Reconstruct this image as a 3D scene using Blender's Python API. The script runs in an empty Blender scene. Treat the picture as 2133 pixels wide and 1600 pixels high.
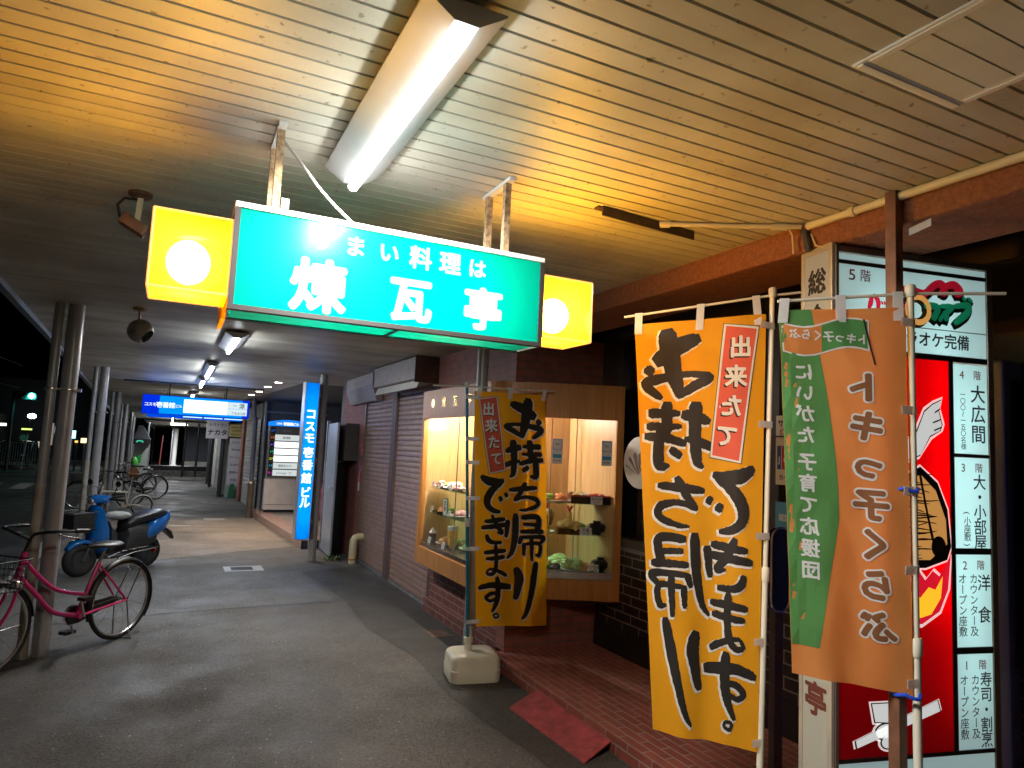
import bpy, bmesh, math, random
from mathutils import Vector as V, Matrix
random.seed(11)
SC = bpy.context.scene
COL = SC.collection
PI = math.pi

# ------------------------------------------------------------------ camera, world, exposure
F = 1429.0
def nrm(a): return V(a).normalized()
ay = nrm((-711, 105, F)); ax = V((2914, 273, F)); ax = (ax - ay * ax.dot(ay)).normalized(); az = ax.cross(ay)
cd = bpy.data.cameras.new('camera'); cam = bpy.data.objects.new('camera', cd); COL.objects.link(cam)
cd.sensor_fit = 'HORIZONTAL'; cd.sensor_width = 36; cd.lens = 36 * F / 2133.0
cd.clip_start = 0.02; cd.clip_end = 600
cam.matrix_world = Matrix(((ax.x, -ax.y, -ax.z, 0), (ay.x, -ay.y, -ay.z, 0), (az.x, -az.y, -az.z, 1.65), (0, 0, 0, 1)))
SC.camera = cam
w = bpy.data.worlds.new('World'); SC.world = w; w.use_nodes = True
bg = w.node_tree.nodes['Background']
sky = w.node_tree.nodes.new('ShaderNodeTexSky'); sky.sky_type = 'NISHITA'; sky.sun_disc = False
sky.sun_elevation = math.radians(-6); sky.sun_rotation = math.radians(200)
w.node_tree.links.new(sky.outputs[0], bg.inputs[0]); bg.inputs[1].default_value = 0.05
SC.view_settings.view_transform = 'Standard'; SC.view_settings.look = 'None'
SC.view_settings.exposure = 0.0; SC.view_settings.gamma = 1
SC.cycles.use_denoising = True
SC.cycles.max_bounces = 8; SC.cycles.transparent_max_bounces = 16
SC.cycles.sample_clamp_indirect = 4.0
SC.cycles.caustics_reflective = False; SC.cycles.caustics_refractive = False

# ------------------------------------------------------------------ helpers
def gz(y): return -0.012 * max(0.0, y - 9.0)          # the street falls gently away beyond nine metres

MATS = {}
def M(name, col, rough=.5, metal=0, var=.12, vs=5, bump=0, bs=90, coat=0, trans=0, st=None, spec=.5):
    if name in MATS: return MATS[name]
    m = bpy.data.materials.new(name); m.use_nodes = True; nt = m.node_tree; N = nt.nodes; L = nt.links
    p = N['Principled BSDF']; p.inputs['Roughness'].default_value = rough; p.inputs['Metallic'].default_value = metal
    p.inputs['Coat Weight'].default_value = coat; p.inputs['Specular IOR Level'].default_value = spec
    tc = N.new('ShaderNodeTexCoord'); mp = N.new('ShaderNodeMapping'); L.new(tc.outputs['Object'], mp.inputs[0])
    if st: mp.inputs['Scale'].default_value = st
    n = N.new('ShaderNodeTexNoise'); n.inputs['Scale'].default_value = vs; n.inputs['Detail'].default_value = 5
    L.new(mp.outputs[0], n.inputs['Vector'])
    r = N.new('ShaderNodeValToRGB'); L.new(n.outputs[0], r.inputs[0])
    r.color_ramp.elements[0].position = .3; r.color_ramp.elements[1].position = .7
    r.color_ramp.elements[0].color = (*[c * (1 - var) for c in col], 1)
    r.color_ramp.elements[1].color = (*[min(1, c * (1 + var)) for c in col], 1)
    L.new(r.outputs[0], p.inputs['Base Color'])
    if bump:
        b = N.new('ShaderNodeBump'); b.inputs['Strength'].default_value = bump; b.inputs['Distance'].default_value = .01
        n2 = N.new('ShaderNodeTexNoise'); n2.inputs['Scale'].default_value = bs; n2.inputs['Detail'].default_value = 3
        L.new(mp.outputs[0], n2.inputs['Vector']); L.new(n2.outputs[0], b.inputs['Height']); L.new(b.outputs[0], p.inputs['Normal'])
    if trans:
        t = N.new('ShaderNodeBsdfTranslucent'); L.new(r.outputs[0], t.inputs[0])
        mx = N.new('ShaderNodeMixShader'); mx.inputs[0].default_value = trans
        L.new(p.outputs[0], mx.inputs[1]); L.new(t.outputs[0], mx.inputs[2]); L.new(mx.outputs[0], N['Material Output'].inputs[0])
    MATS[name] = m; return m

def EM(name, col, s, sample=True):
    if name in MATS: return MATS[name]
    m = bpy.data.materials.new(name); m.use_nodes = True; nt = m.node_tree; N = nt.nodes
    e = N.new('ShaderNodeEmission'); e.inputs[0].default_value = (*col, 1); e.inputs[1].default_value = s
    nt.links.new(e.outputs[0], N['Material Output'].inputs[0])
    if not sample: m.cycles.emission_sampling = 'NONE'
    MATS[name] = m; return m

def BACKLIT(name, col, glow=0.0, gloss=.12):           # plastic sign face: lit from the tubes behind it
    if name in MATS: return MATS[name]
    m = bpy.data.materials.new(name); m.use_nodes = True; nt = m.node_tree; N = nt.nodes; L = nt.links
    t = N.new('ShaderNodeBsdfTranslucent'); t.inputs[0].default_value = (*col, 1)
    p = N['Principled BSDF']; p.inputs['Base Color'].default_value = (*col, 1); p.inputs['Roughness'].default_value = .2
    if glow: p.inputs['Emission Color'].default_value = (*col, 1); p.inputs['Emission Strength'].default_value = glow
    mx = N.new('ShaderNodeMixShader'); mx.inputs[0].default_value = .7
    L.new(p.outputs[0], mx.inputs[1]); L.new(t.outputs[0], mx.inputs[2]); L.new(mx.outputs[0], N['Material Output'].inputs[0])
    m.cycles.emission_sampling = 'NONE'
    MATS[name] = m; return m

def GLASS(name, tint=(1, 1, 1), refl=1.0):
    if name in MATS: return MATS[name]
    m = bpy.data.materials.new(name); m.use_nodes = True; nt = m.node_tree; N = nt.nodes; L = nt.links
    t = N.new('ShaderNodeBsdfTransparent'); t.inputs[0].default_value = (*tint, 1)
    g = N.new('ShaderNodeBsdfGlossy'); g.inputs['Roughness'].default_value = .02
    f = N.new('ShaderNodeFresnel'); f.inputs[0].default_value = 1.45
    mu = N.new('ShaderNodeMath'); mu.operation = 'MULTIPLY'; mu.inputs[1].default_value = refl; ge = N.new('ShaderNodeNewGeometry'); iv = N.new('ShaderNodeMath'); iv.operation = 'SUBTRACT'; iv.inputs[0].default_value = 1; L.new(ge.outputs['Backfacing'], iv.inputs[1])
    m2 = N.new('ShaderNodeMath'); m2.operation = 'MULTIPLY'; L.new(f.outputs[0], m2.inputs[0]); L.new(iv.outputs[0], m2.inputs[1]); L.new(m2.outputs[0], mu.inputs[0])
    mx = N.new('ShaderNodeMixShader'); L.new(mu.outputs[0], mx.inputs[0]); L.new(t.outputs[0], mx.inputs[1]); L.new(g.outputs[0], mx.inputs[2])
    L.new(mx.outputs[0], N['Material Output'].inputs[0]); MATS[name] = m; return m

def BRICK(name, c1, c2, mortar, bw, bh, ms, rough=.6, bump=.4, var=0.3, off=.5):
    if name in MATS: return MATS[name]
    m = bpy.data.materials.new(name); m.use_nodes = True; nt = m.node_tree; N = nt.nodes; L = nt.links
    p = N['Principled BSDF']; p.inputs['Roughness'].default_value = rough
    uv = N.new('ShaderNodeUVMap'); b = N.new('ShaderNodeTexBrick'); L.new(uv.outputs[0], b.inputs['Vector'])
    b.offset = off
    b.inputs['Color1'].default_value = (*c1, 1); b.inputs['Color2'].default_value = (*c2, 1); b.inputs['Mortar'].default_value = (*mortar, 1)
    b.inputs['Scale'].default_value = 1; b.inputs['Brick Width'].default_value = bw; b.inputs['Row Height'].default_value = bh
    b.inputs['Mortar Size'].default_value = ms; b.inputs['Mortar Smooth'].default_value = .15
    n = N.new('ShaderNodeTexNoise'); n.inputs['Scale'].default_value = 9; n.inputs['Detail'].default_value = 6; L.new(uv.outputs[0], n.inputs['Vector'])
    mul = N.new('ShaderNodeMix'); mul.data_type = 'RGBA'; mul.blend_type = 'MULTIPLY'; mul.inputs[0].default_value = var * 2
    L.new(b.outputs['Color'], mul.inputs[6]); L.new(n.outputs[0], mul.inputs[7]); L.new(mul.outputs[2], p.inputs['Base Color'])
    n2 = N.new('ShaderNodeTexNoise'); n2.inputs['Scale'].default_value = 160; L.new(uv.outputs[0], n2.inputs['Vector'])
    s = N.new('ShaderNodeMath'); s.operation = 'MULTIPLY_ADD'; s.inputs[1].default_value = -1; L.new(b.outputs['Fac'], s.inputs[0])
    q = N.new('ShaderNodeMath'); q.operation = 'MULTIPLY'; q.inputs[1].default_value = .25; L.new(n2.outputs[0], q.inputs[0]); L.new(q.outputs[0], s.inputs[2])
    bu = N.new('ShaderNodeBump'); bu.inputs['Strength'].default_value = bump; bu.inputs['Distance'].default_value = .006
    L.new(s.outputs[0], bu.inputs['Height']); L.new(bu.outputs[0], p.inputs['Normal'])
    MATS[name] = m; return m

def WOOD(name, c1, c2, rough=.35):
    if name in MATS: return MATS[name]
    m = bpy.data.materials.new(name); m.use_nodes = True; nt = m.node_tree; N = nt.nodes; L = nt.links
    p = N['Principled BSDF']; p.inputs['Roughness'].default_value = rough
    uv = N.new('ShaderNodeUVMap'); mp = N.new('ShaderNodeMapping'); mp.inputs['Scale'].default_value = (14, .9, 1); L.new(uv.outputs[0], mp.inputs[0])
    n = N.new('ShaderNodeTexNoise'); n.inputs['Scale'].default_value = 3; n.inputs['Detail'].default_value = 8; n.inputs['Distortion'].default_value = .6
    L.new(mp.outputs[0], n.inputs['Vector']); r = N.new('ShaderNodeValToRGB'); L.new(n.outputs[0], r.inputs[0])
    r.color_ramp.elements[0].position = .3; r.color_ramp.elements[1].position = .72
    r.color_ramp.elements[0].color = (*c1, 1); r.color_ramp.elements[1].color = (*c2, 1); L.new(r.outputs[0], p.inputs['Base Color'])
    MATS[name] = m; return m

def bend_ok(o): return True

class MB:
    def __init__(s): s.bm = bmesh.new()
    def face(s, pts):
        return s.bm.faces.new([s.bm.verts.new(V(p)) for p in pts])
    def hexa(s, p):       # p: 4 bottom, 4 top
        v = [s.bm.verts.new(V(q)) for q in p]
        for f in ((3, 2, 1, 0), (4, 5, 6, 7), (0, 1, 5, 4), (1, 2, 6, 5), (2, 3, 7, 6), (3, 0, 4, 7)): s.bm.faces.new([v[i] for i in f])
        return s
    def box(s, x0, x1, y0, y1, z0, z1):
        return s.hexa(((x0, y0, z0), (x1, y0, z0), (x1, y1, z0), (x0, y1, z0), (x0, y0, z1), (x1, y0, z1), (x1, y1, z1), (x0, y1, z1)))
    def slab(s, a, b, thick, z0, z1):     # upright slab from a to b (plan), thickness towards the right of a->b
        a = V((a[0], a[1], 0)); b = V((b[0], b[1], 0)); d = (b - a).normalized(); r = V((d.y, -d.x, 0)) * thick
        return s.hexa([(q.x, q.y, z0) for q in (a, b, b + r, a + r)] + [(q.x, q.y, z1) for q in (a, b, b + r, a + r)])
    def prism(s, poly, vec):
        vec = V(vec); a = [s.bm.verts.new(V(p)) for p in poly]; b = [s.bm.verts.new(V(p) + vec) for p in poly]
        s.bm.faces.new(a[::-1]); s.bm.faces.new(b); n = len(a)
        for i in range(n): s.bm.faces.new((a[i], a[(i + 1) % n], b[(i + 1) % n], b[i]))
        return s
    def tube(s, pts, r, seg=8, closed=False, cap=True):
        pts = [V(p) for p in pts]; n = len(pts); rs = r if isinstance(r, (list, tuple)) else [r] * n; rings = []
        up = None
        for i, p in enumerate(pts):
            if closed: d = pts[(i + 1) % n] - pts[i - 1]
            else: d = pts[min(i + 1, n - 1)] - pts[max(i - 1, 0)]
            d.normalize()
            if up is None: up = V((0, 0, 1)) if abs(d.z) < .9 else V((1, 0, 0))
            u = (up - d * up.dot(d))
            if u.length < 1e-4: u = d.orthogonal()
            u.normalize(); up = u; v = d.cross(u)
            rings.append([s.bm.verts.new(p + (u * math.cos(2 * PI * k / seg) + v * math.sin(2 * PI * k / seg)) * rs[i]) for k in range(seg)])
        for i in range(n if closed else n - 1):
            a, b = rings[i], rings[(i + 1) % n]
            for k in range(seg): s.bm.faces.new((a[k], a[(k + 1) % seg], b[(k + 1) % seg], b[k]))
        if cap and not closed: s.bm.faces.new(rings[0][::-1]); s.bm.faces.new(rings[-1])
        return s
    def lathe(s, prof, c=(0, 0, 0), seg=20, axis=(0, 0, 1)):
        c = V(c); q = V((0, 0, 1)).rotation_difference(V(axis)); rings = []
        for r, z in prof:
            rings.append([s.bm.verts.new(c + q @ V((max(r, 1e-4) * math.cos(2 * PI * k / seg), max(r, 1e-4) * math.sin(2 * PI * k / seg), z))) for k in range(seg)])
        for a, b in zip(rings, rings[1:]):
            for k in range(seg): s.bm.faces.new((a[k], a[(k + 1) % seg], b[(k + 1) % seg], b[k]))
        s.bm.faces.new(rings[0][::-1]); s.bm.faces.new(rings[-1]); return s
    def ball(s, c, r, sx=1, sy=1, sz=1, sub=2):
        m = Matrix.Translation(V(c)) @ Matrix.Diagonal((r * sx, r * sy, r * sz, 1))
        bmesh.ops.create_icosphere(s.bm, subdivisions=sub, radius=1, matrix=m); return s
    def mesh(s, me, mat):          # add a mesh with a transform
        vs = [s.bm.verts.new(mat @ v.co) for v in me.vertices]
        for p in me.polygons:
            try: s.bm.faces.new([vs[i] for i in p.vertices])
            except ValueError: pass
        return s
    def xform(s, mat): bmesh.ops.transform(s.bm, matrix=mat, verts=s.bm.verts); return s
    def jit(s, a, seed=1):
        r = random.Random(seed)
        for v in s.bm.verts: v.co += V((r.uniform(-a, a), r.uniform(-a, a), r.uniform(-a, a)))
        return s
    def build(s, name, mat, parent=None, smooth=False, bevel=0, bend=True, solid=0):
        bm = s.bm
        if bend:
            for v in bm.verts:
                v.co.z += gz(v.co.y)
        bmesh.ops.recalc_face_normals(bm, faces=bm.faces)
        uvl = bm.loops.layers.uv.new('UVMap')
        for f in bm.faces:
            n = f.normal; k = max(range(3), key=lambda i: abs(n[i]))
            for l in f.loops:
                c = l.vert.co; l[uvl].uv = ((c.y, c.z), (c.x, c.z), (c.y, c.x))[k]
        if parent is not None and bend:
            o0 = V(parent.get('_o', (0, 0, 0)))
            for v in bm.verts: v.co -= o0
        me = bpy.data.meshes.new(name); bm.to_mesh(me); bm.free()
        o = bpy.data.objects.new(name, me); COL.objects.link(o)
        if mat: me.materials.append(mat)
        if parent is not None: o.parent = parent
        o['_o'] = list(parent.get('_o', (0, 0, 0))) if parent is not None else [0, 0, 0]
        if smooth:
            for p in me.polygons: p.use_smooth = True
            if smooth != 2:
                try: me.set_sharp_from_angle(angle=math.radians(40))
                except Exception: pass
        if bevel:
            b = o.modifiers.new('bevel', 'BEVEL'); b.width = bevel; b.segments = 2; b.limit_method = 'ANGLE'
        if solid:
            b = o.modifiers.new('solid', 'SOLIDIFY'); b.thickness = solid
        return o

def tag(o, label=None, cat=None, group=None, kind=None):
    if label: o['label'] = label
    if cat: o['category'] = cat
    if group: o['group'] = group
    if kind: o['kind'] = kind
    return o
def thing(name, label, cat, loc=(0, 0, 0), rz=0, group=None, flat=True):
    o = bpy.data.objects.new(name, None); COL.objects.link(o); o.empty_display_size = .1
    l = V(loc); l.z += gz(l.y); o.location = l; o.rotation_euler = (0, 0, rz); o['_o'] = list(l) if rz == 0 else [0, 0, 0]
    return tag(o, label, cat, group)
def copy_tree(o, parent=None):
    c = o.copy(); COL.objects.link(c)
    if parent is not None: c.parent = parent
    for ch in list(o.children): copy_tree(ch, c)
    return c

# text: glyph outlines from Blender's own bundled font
GL = {}
def glyph(ch, bold=0.0):
    k = (ch, bold)
    if k not in GL:
        c = bpy.data.curves.new('t', 'FONT'); c.body = ch; c.size = 1; c.align_x = 'CENTER'; c.align_y = 'CENTER'; c.offset = bold; c.resolution_u = 3
        o = bpy.data.objects.new('t', c); COL.objects.link(o)
        dg = bpy.context.evaluated_depsgraph_get(); me = bpy.data.meshes.new_from_object(o.evaluated_get(dg))
        bpy.data.objects.remove(o); bpy.data.curves.remove(c); GL[k] = me
    return GL[k]
def put(mb, ch, size, pos, right, up, bold=0.0, sx=1.0, skew=0.0):
    if ch == ' ': return
    pos = V(pos); r = V(right).normalized(); u = V(up).normalized()
    if bold > .001:              # heavy faces: several slightly shifted impressions, each a hair in front of the last
        nn = r.cross(u).normalized()
        n = 16 if bold > .06 else (8 if bold > .015 else 4)
        for k in range(n):
            a = 2 * PI * k / n; put(mb, ch, size, pos + (r * math.cos(a) * sx + u * math.sin(a)) * bold * size + nn * (k + 1) * 1.2e-5, right, up, 0, sx, skew)
    me = glyph(ch, 0)
    r = r * sx * size; u2 = u * size + V(right).normalized() * skew * size; n = r.cross(u).normalized()
    m = Matrix(((r.x, u2.x, n.x, pos.x - u2.x * .08), (r.y, u2.y, n.y, pos.y - u2.y * .08), (r.z, u2.z, n.z, pos.z - u2.z * .08), (0, 0, 0, 1)))
    mb.mesh(me, m)
def line(mb, s, size, pos, right, up, bold=0.0, sp=1.0, sx=1.0, center=True):
    n = len(s); r = V(right).normalized(); off = -(n - 1) / 2 if center else 0
    for i, c in enumerate(s): put(mb, c, size, V(pos) + r * (i + off) * size * sp, right, up, bold, sx)
def column(mb, s, size, pos, right, up, bold=0.0, sp=1.05, sx=1.0):      # vertical writing, first character at pos
    u = V(up).normalized()
    for i, c in enumerate(s):
        rr, uu = right, up
        if c in 'ー〜': rr, uu = -V(up), V(right)
        if c in '()': rr, uu = -V(up), V(right)
        put(mb, c, size, V(pos) - u * i * size * sp, rr, uu, bold, sx)

# brush lettering: strokes as tapering ribbons
BR = {
 'お': [[(.63, .97, .17), (.6, .75, .2), (.55, .4, .17), (.5, .2, .13), (.46, .05, .09)], [(.2, .85, .12), (.45, .76, .17), (.78, .56, .17)],
        [(.48, .07, .08), (.25, .2, .1), (.05, .3, .09), (.3, .36, .06), (.62, .33, .09), (.95, .25, .11), (.74, .04, .07)], [(.86, .47, .1), (.92, .4, .11)]],
 '持': [[(.25, .97, .15), (.27, .6, .14), (.25, .15, .11), (.16, .03, .05)], [(.06, .7, .08), (.2, .76, .12), (.44, .82, .12)], [(.0, .32, .1), (.2, .4, .1), (.42, .46, .06)],
        [(.68, .99, .13), (.7, .55, .12)], [(.5, .84, .07), (.94, .85, .12)], [(.48, .64, .06), (.98, .65, .1)], [(.42, .38, .08), (.7, .47, .1), (1.02, .5, .09)], [(.8, .62, .1), (.84, .1, .13), (.68, .06, .05)], [(.5, .2, .09), (.64, .3, .09)]],
 'ち': [[(.12, .74, .1), (.5, .8, .14), (.88, .84, .1)], [(.56, 1, .13), (.42, .66, .13), (.28, .42, .1), (.24, .36, .07)], [(.26, .38, .09), (.55, .5, .09), (.86, .42, .13), (.88, .2, .12), (.6, .05, .09), (.38, .02, .05)]],
 '帰': [[(.1, .84, .1), (.06, .48, .07)], [(.3, .99, .12), (.28, .5, .11), (.2, .15, .08), (.08, 0, .04)], [(.46, .93, .09), (.88, .93, .1), (.84, .6, .1)], [(.5, .78, .06), (.84, .77, .07)], [(.42, .61, .07), (1.0, .62, .09)],
        [(.43, .48, .09), (.38, .34, .06)], [(.42, .48, .06), (1.0, .49, .08), (.92, .35, .07)], [(.5, .34, .08), (.49, .08, .06)], [(.5, .33, .05), (.9, .34, .07), (.91, .1, .08), (.8, .09, .04)], [(.7, .46, .09), (.7, -.04, .06)]],
 'り': [[(.2, .92, .15), (.28, .74, .2), (.22, .5, .15), (.16, .34, .12)], [(.86, 1.04, .13), (.76, .7, .16), (.62, .32, .13), (.5, .08, .1), (.36, -.05, .05)]],
 'で': [[(.06, .95, .12), (.3, .84, .2), (.62, .82, .17), (.84, .86, .1)], [(.8, .84, .12), (.5, .66, .16), (.28, .42, .18), (.26, .2, .15), (.45, .06, .12), (.72, .02, .08)], [(.7, .42, .1), (.76, .33, .12)], [(.9, .52, .09), (.96, .44, .11)]],
 'き': [[(.18, .8, .09), (.5, .84, .12), (.86, .9, .12)], [(.08, .58, .1), (.5, .64, .13), (.94, .7, .11)], [(.42, 1.02, .1), (.58, .66, .13), (.76, .42, .12), (.6, .42, .05)], [(.24, .32, .1), (.3, .14, .13), (.5, .06, .1), (.74, .06, .1)]],
 'ま': [[(.12, .8, .09), (.5, .84, .11), (.88, .86, .1)], [(.18, .6, .08), (.5, .62, .1), (.84, .66, .1)], [(.52, 1.03, .12), (.54, .6, .11), (.5, .26, .11), (.36, .1, .09), (.2, .14, .07), (.3, .27, .06), (.6, .2, .09), (.9, .06, .1)]],
 'す': [[(.02, .72, .1), (.4, .8, .13), (.98, .74, .14)], [(.58, 1.03, .12), (.6, .6, .14), (.56, .3, .12), (.42, .0, .07)], [(.58, .56, .08), (.36, .54, .09), (.24, .42, .09), (.36, .33, .07), (.56, .4, .06)]],
 '。': [[(.35, .65, .13), (.6, .6, .12), (.66, .4, .12), (.45, .3, .13), (.32, .46, .13), (.36, .64, .12)]],
}
def ribbon(pts, grow=0.0, rough=.012, seed=0, n=9):
    """closed outline quads (list of 4 points) along a smoothed stroke"""
    r = random.Random(seed); P = [V((a, b, c)) for a, b, c in pts]
    if len(P) == 2: P.insert(1, (P[0] + P[1]) / 2)
    out = []
    for i in range(len(P) - 1):
        p0 = P[max(i - 1, 0)]; p1 = P[i]; p2 = P[i + 1]; p3 = P[min(i + 2, len(P) - 1)]
        for k in range(n + (1 if i == len(P) - 2 else 0)):
            t = k / n; out.append(.5 * ((2 * p1) + (p2 - p0) * t + (2 * p0 - 5 * p1 + 4 * p2 - p3) * t * t + (3 * p1 - p0 - 3 * p2 + p3) * t ** 3))
    L = []; R = []
    m = len(out)
    for i, p in enumerate(out):
        d = out[min(i + 1, m - 1)] - out[max(i - 1, 0)]; d = V((d.x, d.y)).normalized() if V((d.x, d.y)).length > 1e-6 else V((1, 0))
        e = min(1, min(i, m - 1 - i) / 2.2); wd = p.z * .5 * (.62 + .38 * math.sqrt(e)) + grow
        q = V((-d.y, d.x)); c = V((p.x, p.y))
        if i == 0: c = c - d * (p.z * .18 + grow)
        if i == m - 1: c = c + d * (p.z * .18 + grow)
        L.append(c + q * (wd + r.uniform(-rough, rough))); R.append(c - q * (wd + r.uniform(-rough, rough)))
    return [(R[i], R[i + 1], L[i + 1], L[i]) for i in range(m - 1)]

class Cloth:
    """banner cloth: bilinear between four corners with soft waves; u metres from the pole, v metres down"""
    def __init__(s, tp, bp, tf, bf, W, Hh, amp=.012, sag=0.0, side=-1):
        s.tp, s.bp, s.tf, s.bf = map(V, (tp, bp, tf, bf)); s.W, s.H, s.amp, s.sag = W, Hh, amp, sag
        n = (s.tf - s.tp).cross(s.bp - s.tp).normalized()
        if n.dot(V((0, 0, 1.65)) - s.tp) < 0: n = -n
        s.n = n
    def at(s, u, v, off=0.0):
        a = u / s.W; b = v / s.H
        p = s.tp.lerp(s.tf, a).lerp(s.bp.lerp(s.bf, a), b)
        wv = s.amp * (math.sin(a * 7.5 + b * 2.2) * (.35 + .65 * b) + .5 * math.sin(a * 15 - b * 4.0 + 1) * b) * min(1, a * 4 + .1)
        wv += .0022 * math.sin(b * 31 + a * 9 + math.sin(a * 13) * 1.5) * (.3 + .7 * a) + .004 * math.sin((a + b * 1.7) * 11) * math.exp(-6 * b) 
        p = p + s.n * (wv + off)
        p.z += s.sag * math.sin(a * PI) * (-1 + .0 * b) * (1 - .4 * b)
        return p
    def sheet(s, nu=26, nv=60):
        mb = MB(); g = [[mb.bm.verts.new(s.at(s.W * i / nu, s.H * j / nv)) for i in range(nu + 1)] for j in range(nv + 1)]
        for j in range(nv):
            for i in range(nu): mb.bm.faces.new((g[j][i], g[j][i + 1], g[j + 1][i + 1], g[j + 1][i]))
        return mb
    def apply(s, mb2, off):         # mb2 holds flat shapes in (u, -v): cut on a grid and lay on the cloth
        bm = mb2.bm
        for k in range(1, int(s.W / .03) + 1):
            bmesh.ops.bisect_plane(bm, geom=bm.verts[:] + bm.edges[:] + bm.faces[:], plane_co=(k * .03, 0, 0), plane_no=(1, 0, 0))
        for k in range(1, int(s.H / .06) + 1):
            bmesh.ops.bisect_plane(bm, geom=bm.verts[:] + bm.edges[:] + bm.faces[:], plane_co=(0, -k * .06, 0), plane_no=(0, 1, 0))
        for v in bm.verts: v.co = s.at(v.co.x, -v.co.y, off + v.co.z)
        return mb2

def flat(mb, pts, z=0.0): mb.face([(p[0], p[1], z) for p in pts])

# ------------------------------------------------------------------ materials
def plank_paint():
    m = bpy.data.materials.new('ceiling_metal'); m.use_nodes = True; nt = m.node_tree; N = nt.nodes; L = nt.links
    p = N['Principled BSDF']; p.inputs['Roughness'].default_value = .5; tc = N.new('ShaderNodeTexCoord')
    sx = N.new('ShaderNodeSeparateXYZ'); L.new(tc.outputs['Object'], sx.inputs[0])
    fl = N.new('ShaderNodeMath'); fl.operation = 'MULTIPLY_ADD'; fl.inputs[1].default_value = 1 / .0715; fl.inputs[2].default_value = 4.3 / .0715 + .02; L.new(sx.outputs['Y'], fl.inputs[0])
    f2 = N.new('ShaderNodeMath'); f2.operation = 'FLOOR'; L.new(fl.outputs[0], f2.inputs[0])
    wn = N.new('ShaderNodeTexWhiteNoise'); wn.noise_dimensions = '1D'; L.new(f2.outputs[0], wn.inputs['W'])
    r0 = N.new('ShaderNodeMapRange'); r0.inputs[3].default_value = .84; r0.inputs[4].default_value = 1.08; L.new(wn.outputs['Value'], r0.inputs[0])
    n1 = N.new('ShaderNodeTexNoise'); n1.inputs['Scale'].default_value = 2.2; n1.inputs['Detail'].default_value = 7; L.new(tc.outputs['Object'], n1.inputs['Vector'])
    r1 = N.new('ShaderNodeValToRGB'); L.new(n1.outputs[0], r1.inputs[0]); r1.color_ramp.elements[0].position = .3; r1.color_ramp.elements[1].position = .62
    r1.color_ramp.elements[0].color = (.40, .37, .30, 1); r1.color_ramp.elements[1].color = (.60, .585, .51, 1)
    n2 = N.new('ShaderNodeTexNoise'); n2.inputs['Scale'].default_value = 38; n2.inputs['Detail'].default_value = 3; L.new(tc.outputs['Object'], n2.inputs['Vector'])
    r2 = N.new('ShaderNodeValToRGB'); L.new(n2.outputs[0], r2.inputs[0]); r2.color_ramp.elements[0].position = .27; r2.color_ramp.elements[1].position = .34; r2.color_ramp.elements[0].color = (.45, .4, .33, 1)
    m1 = N.new('ShaderNodeMix'); m1.data_type = 'RGBA'; m1.blend_type = 'MULTIPLY'; m1.inputs[0].default_value = 1; L.new(r1.outputs[0], m1.inputs[6]); L.new(r2.outputs[0], m1.inputs[7])
    m2 = N.new('ShaderNodeMix'); m2.data_type = 'RGBA'; m2.blend_type = 'MULTIPLY'; m2.inputs[0].default_value = 1; L.new(m1.outputs[2], m2.inputs[6]); L.new(r0.outputs[0], m2.inputs[7])
    L.new(m2.outputs[2], p.inputs['Base Color']); return m
m_plank = plank_paint()
m_gap = M('ceiling_gap', (.24, .23, .21), rough=.8)
m_asph = None
def asphalt(name, c, sp=.0, bump=.22):
    m = bpy.data.materials.new(name); m.use_nodes = True; nt = m.node_tree; N = nt.nodes; L = nt.links
    p = N['Principled BSDF']; tc = N.new('ShaderNodeTexCoord')
    n1 = N.new('ShaderNodeTexNoise'); n1.inputs['Scale'].default_value = .9; n1.inputs['Detail'].default_value = 8; n1.inputs['Roughness'].default_value = .65; L.new(tc.outputs['Object'], n1.inputs['Vector'])
    r1 = N.new('ShaderNodeValToRGB'); L.new(n1.outputs[0], r1.inputs[0]); r1.color_ramp.elements[0].position = .32; r1.color_ramp.elements[1].position = .68
    r1.color_ramp.elements[0].color = (*[x * .72 for x in c], 1); r1.color_ramp.elements[1].color = (*[x * 1.22 for x in c], 1)
    v = N.new('ShaderNodeTexVoronoi'); v.inputs['Scale'].default_value = 110; L.new(tc.outputs['Object'], v.inputs['Vector'])
    r2 = N.new('ShaderNodeValToRGB'); L.new(v.outputs['Color'], r2.inputs[0]); r2.color_ramp.elements[0].color = (.4, .4, .4, 1); r2.color_ramp.elements[1].color = (1.45, 1.45, 1.45, 1)
    e = r2.color_ramp.elements.new(.93); e.color = (1.3, 1.3, 1.3, 1); r2.color_ramp.elements[2].color = (5, 4.8, 4.5, 1)
    mu = N.new('ShaderNodeMix'); mu.data_type = 'RGBA'; mu.blend_type = 'MULTIPLY'; mu.inputs[0].default_value = 1; mu.clamp_result = False
    L.new(r1.outputs[0], mu.inputs[6]); L.new(r2.outputs[0], mu.inputs[7]); L.new(mu.outputs[2], p.inputs['Base Color'])
    n3 = N.new('ShaderNodeTexNoise'); n3.inputs['Scale'].default_value = 1.6; n3.inputs['Detail'].default_value = 6; L.new(tc.outputs['Object'], n3.inputs['Vector'])
    r3 = N.new('ShaderNodeMapRange'); r3.inputs[1].default_value = .35; r3.inputs[2].default_value = .65; r3.inputs[3].default_value = .5; r3.inputs[4].default_value = .85
    L.new(n3.outputs[0], r3.inputs[0]); L.new(r3.outputs[0], p.inputs['Roughness'])
    b = N.new('ShaderNodeBump'); b.inputs['Strength'].default_value = bump; b.inputs['Distance'].default_value = .006; L.new(v.outputs['Distance'], b.inputs['Height']); L.new(b.outputs[0], p.inputs['Normal'])
    return m
m_walk = asphalt('walk_asphalt', (.1, .096, .09))
m_road = asphalt('road_asphalt', (.045, .047, .047))
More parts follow.
